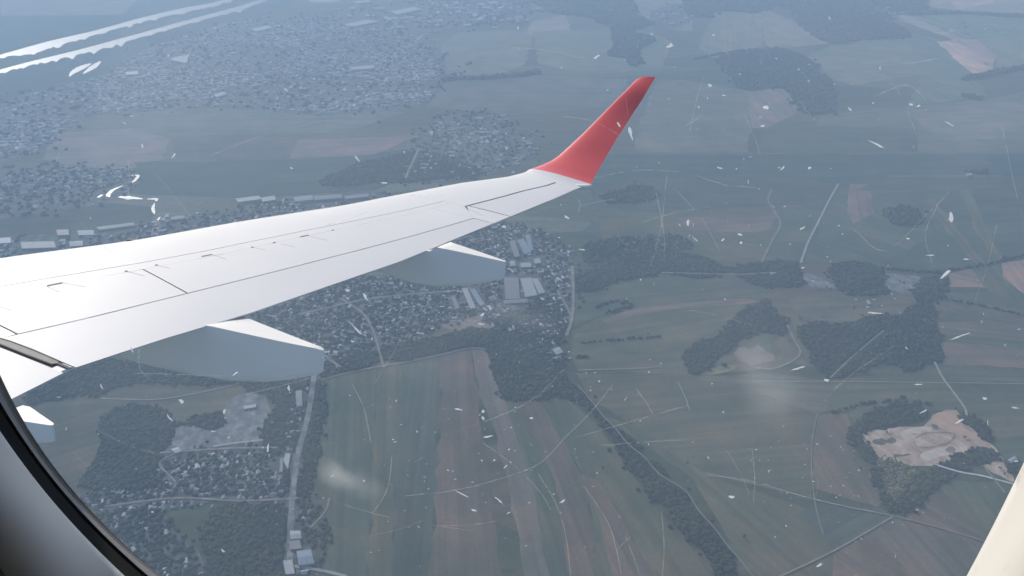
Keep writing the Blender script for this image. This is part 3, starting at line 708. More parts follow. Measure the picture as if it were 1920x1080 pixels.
def inside(pts, poly):
    x, y = pts[:, 0], pts[:, 1]; r = np.zeros(len(pts), bool); n = len(poly)
    for i in range(n):
        x0, y0 = poly[i - 1]; x1, y1 = poly[i]
        r ^= ((y0 > y) != (y1 > y)) & (x < (x1 - x0) * (y - y0) / (y1 - y0 + 1e-12) + x0)
    return r

def fill(poly, spacing, cap=60000):
    P = np.array(poly); lo, hi = P.min(0), P.max(0)
    nx, ny = int((hi[0] - lo[0]) / spacing) + 1, int((hi[1] - lo[1]) / spacing) + 1
    gx, gy = np.meshgrid(np.arange(nx), np.arange(ny)); g = np.stack([gx.ravel(), gy.ravel()], 1) * spacing + lo
    g = g + rng.uniform(-0.48, 0.48, g.shape) * spacing
    g = g[inside(g, P)]
    if len(g) > cap: g = g[rng.choice(len(g), cap, replace=False)]
    return g

N_TREES = [0]
def forest(name, px, density=1.0, jit=0.05, floor=True, mat='leaf', size=1.0, label=None, fuzz=0.0):
    w = smooth_closed([G(*p) for p in px], 4, jit)
    if floor: patch('forest_floor', None, M['floor'], world_pts=w)
    c = np.mean(np.array(w), 0); D = math.hypot(np.linalg.norm(c), H)
    crown = max(5.2, D / 480) * size
    g = fill(w, crown * 1.25 / math.sqrt(density))
    if density == 1.0: g = g[(np.sin(g[:, 0] / 37 + 1.7 * np.sin(g[:, 1] / 53)) + np.sin(g[:, 1] / 41 + 1.3 * np.sin(g[:, 0] / 61)) < 1.45) | (rng.random(len(g)) < .3)]
    if not fuzz: g = g + rng.normal(0, 1, g.shape) * crown * np.where(rng.random((len(g), 1)) < .12, 2.2, .5)
    if fuzz: g = g + rng.normal(0, fuzz * crown, g.shape)
    g = g[clear_of(g, crown * .55)]
    if not len(g): return
    h = (rng.uniform(0.75, 1.15, len(g)) + .45 * (rng.random(len(g)) < .12)) * crown
    S = np.stack([h * rng.uniform(.9, 1.15, len(g)), h * rng.uniform(.9, 1.15, len(g)), h * rng.uniform(.8, 1.1, len(g))], 1)
    P = np.stack([g[:, 0], g[:, 1], h * 0.25], 1)
    N_TREES[0] += len(g)
    near = D < 2700 and len(g) < 5000
    o = merged(name, CROWN_NEAR if near else CROWN_FAR, P, rng.uniform(0, 6.3, len(g)), S, np.clip(rng.normal(.4, .2, len(g)) + .3 * np.sin(g[:, 0] / 60 + 2 * np.sin(g[:, 1] / 85)) * np.sin(g[:, 1] / 47), 0, 1), M[mat])
    props(o, label, 'trees', kind='stuff')
    return o

def tree_line(px, width, label, density=1.0, size=1.0):
    pts = smooth_open([np.array(G(*p)) for p in px], 8); L = []
    for a, b in zip(pts[:-1], pts[1:]):
        n = max(1, int(np.linalg.norm(b - a) / (6.5 * size) * density * max(1, width / 9)))
        for _ in range(n):
            t = rng.random(); d = (b - a) / np.linalg.norm(b - a)
            L.append(a + (b - a) * t + np.array([-d[1], d[0]]) * rng.normal(0, width / 3.2))
    g = np.array(L); g = g[clear_of(g, 1)]; h = rng.uniform(0.6, 1.3, len(g)) * 4.6 * size
    S = np.stack([h, h, h * rng.uniform(.9, 1.4, len(g))], 1); N_TREES[0] += len(g)
    o = merged('tree_line', CROWN_NEAR if len(g) < 1500 else CROWN_FAR, np.stack([g[:, 0], g[:, 1], h * .25], 1), rng.uniform(0, 6.3, len(g)), S, np.clip(rng.normal(.4, .25, len(g)), 0, 1), M['leaf'])
    props(o, label, 'trees', kind='stuff')

forest('forest', [(1493,45),(1480,20),(1440,0),(1440,-25),(1640,-30),(1640,20),(1705,65),(1690,72),(1640,75),(1560,82),(1525,62)], label='large dark wood at the top edge right of centre')
forest('forest', [(1282,-20),(1282,15),(1295,30),(1335,33),(1350,20),(1420,22),(1438,-20)], label='dark wood at the top edge left of the largest wood')
forest('forest', [(1347,118),(1365,103),(1410,95),(1465,93),(1510,110),(1545,140),(1565,172),(1565,200),(1553,212),(1520,215),(1500,205),(1487,180),(1468,165),(1430,168),(1390,168),(1370,145)], label='hook shaped dark wood right of the winglet tip')
forest('forest', [(1657,400),(1690,387),(1713,392),(1728,410),(1722,423),(1685,423),(1663,412)], label='small round copse in the green field')
forest('forest', [(1085,545),(1075,520),(1120,500),(1180,478),(1260,473),(1320,481),(1360,502),(1370,512),(1320,520),(1240,517),(1170,525),(1120,545)], label='long wood behind the village reaching right along the road')
forest('forest', [(1367,503),(1423,493),(1490,492),(1500,517),(1510,533),(1480,538),(1423,535),(1395,523)], label='wood strip left of the farm')
forest('forest', [(1553,508),(1563,497),(1600,491),(1640,500),(1660,520),(1657,533),(1663,550),(1630,553),(1575,547)], label='dark wood between the farm and the gravel works')
forest('forest', [(1717,533),(1740,520),(1770,522),(1775,545),(1753,565),(1720,562)], label='copse at the right end of the gravel works')
forest('forest', [(1707,575),(1745,568),(1757,620),(1762,668),(1750,682),(1700,697),(1690,690),(1660,678),(1640,688),(1600,700),(1560,710),(1530,690),(1510,650),(1495,618),(1530,605),(1580,608),(1640,592),(1690,592)], label='broad dark wood crossed by a diagonal track')
forest('forest', [(1290,690),(1285,658),(1310,640),(1340,635),(1358,615),(1390,580),(1420,572),(1440,560),(1452,590),(1478,600),(1470,628),(1440,622),(1400,632),(1370,650),(1330,690),(1300,703)], density=0.7, label='curving wood left of the pale bare patch')
forest('forest', [(1085,730),(1125,775),(1190,835),(1268,912),(1308,962),(1408,1100),(1352,1100),(1322,1040),(1248,955),(1162,840),(1116,785),(1070,742),(960,752),(930,712),(915,665),(898,645),(930,628),(1000,640),(1045,690)], label='dark tree belt following the stream diagonally')
forest('forest', [(606,683),(700,656),(800,638),(880,618),(935,622),(918,652),(870,652),(760,676),(640,702),(606,710)], label='tree belt along the foot of the middle village')
forest('forest', [(120,700),(190,672),(330,690),(420,705),(520,715),(585,700),(578,730),(540,735),(510,745),(480,735),(330,722),(180,735),(60,760),(60,730)], density=0.6, label='tree belt below the long fairing')
forest('forest', [(205,772),(300,765),(325,797),(312,840),(290,880),(275,915),(190,918),(160,915),(155,900),(195,840)], label='square dark wood left of the lorry park')
forest('forest', [(400,955),(440,948),(530,943),(535,1000),(530,1100),(400,1100),(380,1000)], label='dark wood at the bottom below the near settlement')
forest('forest', [(505,745),(540,735),(560,740),(545,800),(530,850),(505,845)], density=0.8, label='wood strip right of the lorry park')
forest('forest', [(590,735),(600,715),(608,760),(596,830),(585,900),(560,925),(572,850)], density=0.9, label='narrow tree belt between road and green field')
forest('forest', [(330,800),(410,770),(418,800),(385,806),(370,797)], density=0.6, label='small wood between the two paved yards')
forest('forest', [(1590,812),(1600,800),(1615,820),(1635,845),(1642,863),(1625,868),(1605,842)], label='tree belt on the left rim of the quarry')
forest('forest', [(1632,880),(1657,884),(1655,917),(1672,940),(1682,952),(1693,963),(1670,960),(1652,935)], density=0.8, label='tree belt along the left of the dry scrub slope')
forest('forest', [(1706,910),(1720,890),(1742,882),(1780,863),(1800,850),(1818,877),(1782,897),(1750,920),(1713,950),(1692,962),(1690,945),(1700,930)], label='dark wood on the lower rim of the quarry')
forest('forest', [(1603,793),(1647,765),(1713,758),(1737,772),(1728,792),(1670,801),(1612,812),(1605,805)], density=0.7, label='loose wood on the upper rim of the quarry')
forest('forest', [(1798,787),(1810,772),(1840,793),(1860,820),(1845,826),(1820,800)], label='tree belt on the right rim of the quarry')
forest('forest', [(1813,850),(1830,842),(1865,845),(1870,862),(1845,872),(1818,868)], label='dense clump at the right corner of the quarry')
forest('forest', [(1886,870),(1910,862),(1920,880),(1900,890)], label='small clump beside the window edge')
forest('scrub', [(1645,855),(1712,884),(1693,925),(1680,945),(1655,915)], density=0.35, floor=False, mat='bush', size=0.6, label='yellow green scrub below the quarry')
forest('forest', [(1010,0),(1160,-10),(1180,30),(1150,45),(1080,30),(1040,25)], label='far dark wood at the top centre')
forest('forest', [(1160,20),(1190,0),(1210,60),(1200,120),(1165,110),(1150,60)], label='narrow dark wood above the winglet')
forest('forest', [(770,285),(860,300),(900,330),(760,345),(600,350),(640,320)], density=0.5, label='scattered woodland behind the wing tip')
forest('forest', [(1130,360),(1220,350),(1225,375),(1140,382)], density=0.7, label='wood right of the winglet foot')
forest('forest', [(930,590),(1040,560),(1065,600),(1050,690),(1000,700),(950,650)], density=0.35, floor=False, label='garden trees around the factories')
forest('forest', [(1100,455),(1250,440),(1300,465),(1180,480),(1110,500)], density=0.35, floor=False, label='loose trees above the long wood')
forest('forest', [(1735,-20),(1740,15),(1700,28),(1650,12),(1640,-20)], density=0.6, label='wood right of the largest wood')
for nm, dn, fz in (('near', .26, 1), ('near_low', .35, 1), ('strip', .26, .5), ('middle', .24, 2), ('factories', .2, 2), ('left', .13, 3), ('far_left', .12, 4), ('city', .035, 7), ('pink_village', .08, 6), ('top', .04, 6)):
    forest('garden_trees', TOWNS[nm], density=dn, floor=False, fuzz=fz, label='garden trees scattered through the ' + nm.replace('_', ' ') + ' settlement')

tree_line([(1747,558),(1800,566),(1860,578),(1920,592),(1960,600)], 9, 'hedge line running right from the gravel works')
tree_line([(1775,507),(1830,500),(1870,492),(1920,479),(1960,474)], 10, 'hedge line above the brown fields', size=1.2)
tree_line([(1650,502),(1700,508),(1770,512)], 12, 'hedge line behind the gravel works', size=1.2)
tree_line([(1805,150),(1850,141),(1920,128),(1960,122)], 40, 'far tree line below the pink field', size=3, density=1.4)
tree_line([(1700,28),(1810,26),(1880,31),(1960,34)], 40, 'far tree line near the top right corner', size=3)
tree_line([(1117,577),(1150,566),(1185,572),(1135,588)], 14, 'dark hedge in the field right of the village')
tree_line([(1085,645),(1160,637),(1240,632)], 9, 'hedge right of the village street')
tree_line([(1080,670),(1100,670)], 20, 'bushes at the village end')
tree_line([(830,150),(930,146),(1010,138)], 40, 'far hedge above the winglet foot', size=3)
tree_line([(1805,180),(1840,188)], 50, 'far row of trees in the pale meadow', size=3)
tree_line([(1440,92),(1360,100),(1300,112)], 16, 'far hedge at the foot of the pale fields', size=2)
tree_line([(1560,772),(1660,752),(1750,758)], 8, 'thin hedge above the quarry')
tree_line([(1810,323),(1850,323)], 30, 'far dark row beside the white barn', size=2)

# single trees that stand apart
def tree_mesh(seed):
    r = np.random.default_rng(seed)
    tv, tf = [], []; n = 6
    for k, (z, rad) in enumerate(((0, .5), (2.5, .34), (5.5, .2))):
        tv += [(rad * math.cos(a * 2 * math.pi / n), rad * math.sin(a * 2 * math.pi / n), z) for a in range(n)]
    for k in range(2):
        for a in range(n): tf.append((k * n + a, k * n + (a + 1) % n, (k + 1) * n + (a + 1) % n, (k + 1) * n + a))
    cv, cf = [], []; ct = []
    for _ in range(7):
        v, f = CROWN_FAR[r.integers(0, 5)]
        p = np.array([r.normal(0, 1.7), r.normal(0, 1.7), r.uniform(4.2, 8.2)]); s = r.uniform(1.6, 2.9)
        o0 = len(cv); cv += [tuple(q * s + p) for q in v]; cf += [tuple(q + o0) for q in f]; ct += [r.uniform(.1, .9)] * len(v)
    return tv, tf, cv, cf, ct
TREE_PROTO = []
for s in range(3):
    tv, tf, cv, cf, ct = tree_mesh(s)
    mt = bpy.data.meshes.new('trunk'); mt.from_pydata(tv, [], tf); mt.materials.append(M['bark'])
    mc = bpy.data.meshes.new('crown'); mc.from_pydata(cv, [], cf); mc.materials.append(M['leaf'])
    at = mc.attributes.new('tint', 'FLOAT', 'POINT'); at.data.foreach_set('value', ct)
    TREE_PROTO.append((mt, mc))
LONE = [(1150,640,'lone tree in the field right of the village, nearest the village'),(1195,630,'lone tree on the hedge line right of the village'),(1215,628,'last lone tree at the right end of the village hedge'),(1105,672,'lone tree between the village end and the straight farm track'),
 (1662,812,'lone tree on the sand at the upper left of the quarry'),(1745,764,'lone tree at the top edge of the quarry'),(1790,768,'lone tree beside the road above the quarry'),(1808,822,'lone tree on the bare sand at the right of the quarry'),(1600,865,'lone tree outside the left rim of the quarry'),(1615,880,'lower lone tree outside the left rim of the quarry'),(1875,880,'lone tree just right of the quarry corner'),(1882,890,'lone tree beside the bright road near the window edge'),
 (1538,545,'leftmost of three trees below the farm yard'),(1549,540,'middle one of three trees below the farm yard'),(1558,545,'rightmost of three trees below the farm yard'),(1620,556,'lone tree below the wood left of the gravel works'),(1686,528,'round tree in the left of the gravel works'),(1694,533,'second round tree in the gravel works'),(1712,532,'round tree in the middle of the gravel works'),(1728,533,'round tree at the right of the gravel works'),
 (1105,700,'lone tree above the start of the stream belt'),(1180,790,'lone tree right of the stream belt near its top'),(1395,1010,'lone tree right of the stream belt near the bottom edge'),(1290,870,'lone tree right of the stream belt half way down'),(1130,880,'lone tree left of the stream belt in the crop strips'),
 (1500,600,'lone tree at the left end of the meadow above the broad wood'),(1515,606,'second tree at the left of the meadow above the broad wood'),(1545,596,'lone tree in the middle of the meadow above the broad wood'),(1600,580,'lone tree among the sheds in the meadow'),(1650,575,'lone tree at the right of the meadow'),(1480,640,'lone tree beside the curved track'),(1490,690,'lone tree below the curved track'),(1555,712,'dark tree where the diagonal track meets the straight road'),
 (592,930,'lone tree by the field corner under the whitish smudge'),(585,945,'lone tree just below the field corner tree'),(615,985,'lone tree on the short track at the green field'),(575,1010,'lone tree beside the big blue grey hall'),(600,1060,'lone tree at the bottom right of the blue grey hall'),(612,725,'lone tree at the top corner of the green field')]
for (px, py, lab) in LONE:
        x, y = G(px, py); k = random.randrange(3); s = random.uniform(.8, 1.3)
        t = empty('tree', loc=(x, y, 0)); t.scale = (s, s, s); t.rotation_euler.z = random.uniform(0, 6.3)
        props(t, lab.replace(',', ''), 'tree', 'trees standing alone in the fields')
        for nm, me in (('trunk', TREE_PROTO[k][0]), ('crown', TREE_PROTO[k][1])):
            c = bpy.data.objects.new(nm, me); COL.objects.link(c); c.parent = t

# houses: gabled box, x = ridge direction
HV = np.array([(-.5,-.5,0),(.5,-.5,0),(.5,.5,0),(-.5,.5,0),(-.5,-.5,.55),(.5,-.5,.55),(.5,.5,.55),(-.5,.5,.55),(-.5,0,1),(.5,0,1),(-.56,-.58,.5),(.56,-.58,.5),(.56,.58,.5),(-.56,.58,.5),(-.56,0,1.02),(.56,0,1.02)])
HF = [(0,1,5,4),(2,3,7,6),(1,2,6,5),(3,0,4,7),(5,6,9,9),(7,4,8,8),(10,11,15,14),(12,13,14,15)]
HVt = HV; HFt = np.array([(0,1,5),(0,5,4),(2,3,7),(2,7,6),(1,2,6),(1,6,5),(3,0,4),(3,4,7),(5,6,9),(7,4,8),(10,11,15),(10,15,14),(12,13,14),(12,14,15)])
HFM = np.array([0]*10 + [1]*4)
FLATV = np.array([(-.5,-.5,0),(.5,-.5,0),(.5,.5,0),(-.5,.5,0),(-.5,-.5,1),(.5,-.5,1),(.5,.5,1),(-.5,.5,1)])
FLATF = np.array([(0,1,5),(0,5,4),(1,2,6),(1,6,5),(2,3,7),(2,7,6),(3,0,4),(3,4,7),(4,5,6),(4,6,7)])
FLATM = np.array([0]*8 + [1]*2)

ROOFS = {'pale grey': (0.42,0.42,0.42), 'dark grey': (0.12,0.12,0.13), 'rusty red': (0.22,0.13,0.11), 'blue grey': (0.22,0.27,0.32), 'brown': (0.17,0.14,0.12), 'white': (0.68,0.68,0.66)}
ROOFM = {k: plain('roof_' + k.replace(' ', '_'), v, 0.7, noise=0.4, amt=0.3) for k, v in ROOFS.items()}
WALLM = plain('house_wall', (0.38, 0.37, 0.35), 0.8)
HOUSE_ME = {}
for k, m in ROOFM.items():
    me = bpy.data.meshes.new('house'); me.from_pydata([tuple(v) for v in HVt], [], [tuple(int(a) for a in f) for f in HFt[:]])
    me.materials.append(WALLM); me.materials.append(m); me.polygons.foreach_set('material_index', HFM.astype(np.int32)); me.update()
    HOUSE_ME[k] = me

used = []
def spots(poly_px, n, gap, clump=0, fuzz=0.0, ang=0.0):
    """plots along streets: paired rows of houses with a street between, some plots empty"""
    P = np.array([G(*p) for p in poly_px]); c = P.mean(0); ca, sa = math.cos(ang), math.sin(ang)
    ext = np.abs(P - c).max() * 1.5; out = []
    row, r = -ext, 0
    while row < ext:
        row += gap * (1.15 if r % 2 else 1.9) * rng.uniform(.9, 1.15); r += 1
        t = -ext + rng.uniform(0, gap)
        while t < ext:
            t += gap * rng.uniform(.8, 1.5) * (3.2 if rng.random() < .07 else 1)
            bend = 18 * math.sin(t / 210 + row / 330)
            out.append((c[0] + t * ca - (row + bend) * sa, c[1] + t * sa + (row + bend) * ca))
    q = np.array(out); q = q + rng.normal(0, .09 * gap, q.shape)
    if fuzz: q = np.where(rng.random((len(q), 1)) < .2, q + rng.normal(0, fuzz * 2, q.shape), q)
    q = q[inside(q + rng.normal(0, fuzz, q.shape), P)]
    if clump:
        m_ = np.sin(q[:, 0] / clump + 2 * np.sin(q[:, 1] / clump / 1.7)) + np.sin(q[:, 1] / clump * 1.3 + 1.5 * np.sin(q[:, 0] / clump / 2.1))
        q = q[(m_ > .0) | (rng.random(len(q)) < .25)]
    q = q[clear_of(q, gap * .25)]
    if len(q) > n: q = q[rng.choice(len(q), n, replace=False)]
    return [tuple(a) for a in q]

def house(x, y, k, L, W, hgt, rz, lab, grp):
    o = bpy.data.objects.new('house', HOUSE_ME[k]); COL.objects.link(o)
    o.location = (x, y, 0); o.scale = (L, W, hgt); o.rotation_euler.z = rz
    props(o, lab, 'house', grp)

keys = ['pale grey'] * 5 + ['dark grey'] * 3 + ['rusty red'] * 2 + ['blue grey'] * 2 + ['brown'] * 2 + ['white'] * 2
for nm, where, n, gap, base in (('near', 'below paved yards', 150, 22, 0.25), ('strip', 'beside straight road', 40, 20, 0.1), ('near_low', 'at bottom left', 30, 24, 0.6), ('middle', 'in middle village', 75, 24, -0.25)):
    sp = spots(TOWNS[nm], n, gap * .8, 0, 4, base)
    xs_, ys_ = sorted(p[0] for p in sp), sorted(p[1] for p in sp)
    for (x, y) in sp:
        k = random.choice(keys)
        s = random.uniform(.75, 1.3); turn = random.random() < .5
        fx, fy = xs_.index(x) / len(xs_), ys_.index(y) / len(ys_)
        side = ('far left', 'left', 'middle', 'right', 'far right')[int(fx * 5)]; row = ('near', 'central', 'far')[int(fy * 3)]
        size = 'small' if s < .95 else ('medium' if s < 1.12 else 'larger')
        house(x, y, k, 12.5 * s, 9 * s, random.uniform(5, 7), base + (math.pi / 2 if turn else 0) + random.uniform(-.2, .2),
              size + ' ' + k + ' roofed house ' + ('turned crosswise ' if turn else '') + side + ' in ' + row + ' rows ' + where, 'houses ' + where)

def crowd(name, poly, n, gap, size, label, base=0.0, clump=0):
    S_ = spots(poly, n, gap, clump, gap * 1.2, base); g = np.array(S_)
    if not len(g): return
    P = np.concatenate([g, np.zeros((len(g), 1))], 1); s = rng.uniform(.7, 1.5, len(g)) * size
    S = np.stack([s * rng.uniform(1, 1.8, len(g)), s * rng.uniform(.6, .9, len(g)), s * rng.uniform(.4, .6, len(g))], 1)
    o = merged(name, [(HVt, HFt)], P, base + rng.choice([0, math.pi / 2], len(g)) + rng.normal(0, .15, len(g)), S, rng.beta(1.0, 1.7, len(g)), [M['wallm'], M['roofm']], fm=HFM)
    props(o, label, 'houses', kind='stuff')
crowd('distant_houses', TOWNS['middle'], 900, 12.5, 8.5, 'dense small houses of the village below the wing', base=-.25)
crowd('distant_houses', TOWNS['near'], 420, 12, 7, 'sheds and outbuildings of the settlement at lower left')
crowd('distant_houses', TOWNS['factories'], 560, 15, 10, 'small buildings around the factory halls', base=.4)
crowd('distant_houses', TOWNS['left'], 2200, 15, 12, 'mass of low buildings beyond the leading edge', clump=130, base=.1)
crowd('distant_houses', TOWNS['far_left'], 900, 17, 11, 'far houses left of the bright stream', clump=130)
crowd('distant_houses', TOWNS['city'], 9000, 18, 16, 'hazy town spread over the upper left', clump=260, base=.08)
crowd('distant_houses', TOWNS['pink_village'], 420, 26, 17, 'hazy village left of the winglet', clump=100)
crowd('distant_houses', TOWNS['top'], 160, 60, 40, 'far bright buildings at the top centre')
crowd('distant_houses', TOWNS['top_right'], 30, 50, 25, 'far hamlet at the top edge')
crowd('distant_houses', [(1640,10),(1690,15),(1740,28),(1700,35)], 26, 40, 28, 'far hamlet right of the largest wood')
crowd('distant_houses', [(1740,60),(1850,40),(1900,50),(1790,70)], 12, 60, 22, 'far farm buildings at the top right')
crowd('distant_houses', [(1430,505),(1495,508),(1495,518),(1440,516)], 26, 16, 12, 'row of farm buildings in the wood strip')
crowd('distant_houses', [(1600,545),(1700,556),(1700,585),(1560,575)], 16, 28, 8, 'scattered sheds in the meadow above the broad wood')

# large flat or shallow roofed halls, one by one (pixel centre, length px along, width px, direction px, colour, label)
hall_m = {k: plain('hall_roof_' + k, c, 0.6, noise=0.15, amt=0.25) for k, c in dict(white=(0.42,0.43,0.44), grey=(0.24,0.25,0.26), blue=(0.25,0.31,0.37), dark=(0.15,0.16,0.17)).items()}
hall_wall = plain('hall_wall', (0.26,0.26,0.26), 0.8)
def hall(quad, h, col, label, ridge=True):
    """quad: four pixel corners of the roof outline, first two along one long side"""
    z = h
    c = [np.array(G(px, py, z)) for px, py in quad]
    v = [(*p, 0) for p in c] + [(*p, z) for p in c]
    f = [(0,1,5,4),(1,2,6,5),(2,3,7,6),(3,0,4,7)]; fm = [0]*4
    ctr = np.array(v).mean(0); base = np.array([ctr[0], ctr[1], 0])
    if ridge:
        a, b = (c[1] + c[2]) / 2, (c[3] + c[0]) / 2
        v += [(*a, z + h * .25), (*b, z + h * .25)]
        f += [(4,5,8,9),(6,7,9,8),(5,6,8),(7,4,9)]; fm += [1,1,0,0]
    else:
        # parapet roof with a sunk deck
        g = sum(c) / 4; inn = [p + (g - p) * .04 for p in c]
        v += [(*p, z) for p in inn] + [(*p, z - .8) for p in inn]
        for i in range(4):
            j = (i + 1) % 4; f += [(4+i,4+j,8+j,8+i), (8+i,8+j,12+j,12+i)]; fm += [0, 0]
        f.append((12,13,14,15)); fm.append(1)
    v = [np.array(p) - base for p in v]
    area = sum(c[i-1][0]*c[i][1]-c[i][0]*c[i-1][1] for i in range(4))
    if area < 0: f = [t[::-1] for t in f]
    o = mesh_obj('industrial_hall', v, f, [hall_wall, hall_m[col]], fmat=fm, loc=tuple(base))
    props(o, label, 'building')
for q, h, c, lab in HALLS:
    hall(q, h, c, lab, ridge=random.random() < .55)

# ---------------------------------------------------------------- the wing (aircraft frame)
def lerp(a, b, t): return a + (b - a) * t
NP = (0, -DH, 1.0)
LEPX = [(0,484),(240,452),(440,417),(640,385),(860,344),(960,329),(985,321)]
LEP = [on_plane(a, b, NP) for a, b in LEPX]
TEPX = [(133,692),(300,637),(460,590),(750,490),(932,416),(1040,372),(1078,355)]
TEP = [on_plane(a, b, NP) for a, b in TEPX]
def straight(P, y):
    ys = [p[1] for p in P]; xs = [p[0] for p in P]
    if y < ys[0]:
        return None
    if y > ys[-1]: return xs[-1] + (xs[-1] - xs[-2]) / (ys[-1] - ys[-2]) * (y - ys[-1])
    return float(np.interp(y, ys, xs))
LE_SH = [0.0] * 40
def LEf(s):
    x = straight(LEP, s)
    if x is None: x = LEP[0][0] + 0.535 * (s - LEP[0][1])
    return np.array([x, s, s * DH])
S_TIP = LEP[-1][1]
def TEf(s):
    y = s
    if s > 11.8: y = lerp(11.8, TEP[-1][1], (s - 11.8) / (S_TIP - 11.8))
    x = straight(TEP, y)
    if x is None: x = TEP[0][0] + 0.01 * (TEP[0][1] - y)
    return np.array([x, y, y * DH])
def upper(c, t=0.105):
    c = min(max(c, 0), 1)
    return 5 * t * (0.2969 * math.sqrt(c) - 0.126 * c - 0.3516 * c * c + 0.2843 * c ** 3 - 0.1036 * c ** 4) * .8 + 0.004 * (1 - c)
def lower(c): return -upper(c, 0.085)
NUP = np.array([0, -DH, 1.0]) / math.hypot(1, DH)
LE_DX = {}
def S(s, c, lift=0.0, side=1):
    a, b = LEf(s), TEf(s)
    if s in LE_DX: pass
    ch = np.linalg.norm(b - a)
    h = (upper(c) if side > 0 else lower(c)) * ch
    drop = upper(0) * ch
    return a + (b - a) * c + NUP * (h + lift)
# the visible outline of the nose lies above the chord line: pull the leading edge so that the outline matches
for it in range(4):
    newp = []
    for i, (tx, ty) in enumerate(LEPX):
        p = LEP[i]
        best = None
        for s in np.linspace(p[1] - .5, p[1] + .5, 21):
            for c in (0, .004, .01, .02, .04, .07, .1, .15):
                q = project(S(s, c))
                if abs(q[0] - tx) < 12:
                    yv = q[1] + (q[0] - tx) * 0.17
                    if best is None or yv < best: best = yv
        dy = ty - best if best is not None else 0
        pp = project(p)
        newp.append((pp[0], pp[1] + dy))
    LEP = [on_plane(a, b, NP) for a, b in newp]
    S_TIP = LEP[-1][1]

def solve(px, py, lift=0.0):
    """surface parameters (s, c) of the upper skin seen at a pixel"""
    s, c = 8.0, 0.5
    best = None
    for s0 in np.linspace(3, S_TIP, 22):
        for c0 in np.linspace(.03, .97, 12):
            d = project(S(s0, c0)) - (px, py); d = d @ d
            if best is None or d < best[0]: best = (d, s0, c0)
    s, c = best[1:]
    for _ in range(20):
        q = project(S(s, c)) - np.array([px, py])
        J = np.array([(project(S(s + 1e-4, c)) - (px, py) - q) / 1e-4, (project(S(s, c + 1e-4)) - (px, py) - q) / 1e-4]).T
        d = np.linalg.solve(J, -q); d = np.clip(d, -.5, .5)
        s += d[0]; c = min(max(c + d[1], .002), .998)
    return s, c

root = empty('aircraft_wing', AIR @ Matrix.Translation((4.0, 1.5, 0.2)))
props(root, 'white airliner wing with a red upturned winglet stretching to the right', 'airplane wing')
OFF = np.array([4.0, 1.5, 0.2])
def wobj(name, verts, faces, mats, smooth=False, fmat=None, parent=root, label=None):
    o = mesh_obj(name, [np.asarray(v) - OFF for v in verts], faces, mats, parent, smooth, fmat)
    fix_normals(o)
    if label: o['label'] = label
    return o

# core body
st = [1.5, 2.5, 3.5, 4.2, 4.7, TEP[0][1] - .02, TEP[0][1] + .02] + list(np.arange(5.6, 12.9, .4)) + [S_TIP]
st = sorted(st); cs = [0, .003, .008, .02, .04, .07, .11, .16, .22, .3, .4, .5, .6, .7, .8, .9, .96, 1.0]
vs, fs, fm = [], [], []
nl = len(cs) * 2
for s in st:
    vs += [S(s, c, -0.008) for c in cs] + [S(s, c, 0, -1) for c in cs[::-1]]
for i in range(len(st) - 1):
    for j in range(nl):
        k = (j + 1) % nl
        fs.append((i * nl + j, i * nl + k, (i + 1) * nl + k, (i + 1) * nl + j)); fm.append(0 if 2 <= j < len(cs) - 2 else 1)
fs.append(tuple(range(nl))[::-1]); fm.append(1); fs.append(tuple((len(st) - 1) * nl + j for j in range(nl))); fm.append(1)
wobj('wing_box', vs, fs, [M['gap'], M['paint']], fmat=fm, smooth=True)

def skin(name, s0, s1, c0, c1, mat, th=0.012, lift=0.0, gs0=.007, gs1=.007, gc0=.007, gc1=.007, label=None, nu=None, nv=None, parent=root):
    """a skin panel lying over the body; s0, s1 functions of v in 0..1 (chordwise), c0, c1 functions of s; g* half gaps in metres"""
    fn = lambda f: f if callable(f) else (lambda t, f=f: f)
    s0, s1, c0, c1 = map(fn, (s0, s1, c0, c1))
    nu = nu or max(2, int((s1(.5) - s0(.5)) / .35)); nv = nv or 9
    top, bot = [], []
    for i in range(nu + 1):
        for j in range(nv + 1):
            v = j / nv; s = lerp(s0(v) + gs0, s1(v) - gs1, i / nu); ch = np.linalg.norm(TEf(s) - LEf(s))
            a, b = c0(s), c1(s)
            a = a + gc0 / ch if a > 0 else 0.0
            b = b - gc1 / ch if b < 1 else 1.0
            vv = v * v if a == 0 else v
            c = lerp(a, b, vv)
            top.append(S(s, c, lift)); bot.append(S(s, c, lift - th))
    n = len(top); w = nv + 1; f = []
    for i in range(nu):
        for j in range(nv):
            q = (i * w + j, i * w + j + 1, (i + 1) * w + j + 1, (i + 1) * w + j); f += [q, tuple(n + k for k in q[::-1])]
    for i in range(nu):
        for j in (0, nv):
            a, b = i * w + j, (i + 1) * w + j; f.append((a, b, n + b, n + a))
    for j in range(nv):
        for i in (0, nu):
            a, b = i * w + j, i * w + j + 1; f.append((a, b, n + b, n + a))
    o = wobj(name, top + bot, f, mat, label=label, parent=parent)
    for p in o.data.polygons: p.use_smooth = True
    o.data.set_sharp_from_angle(angle=math.radians(40))
    return o

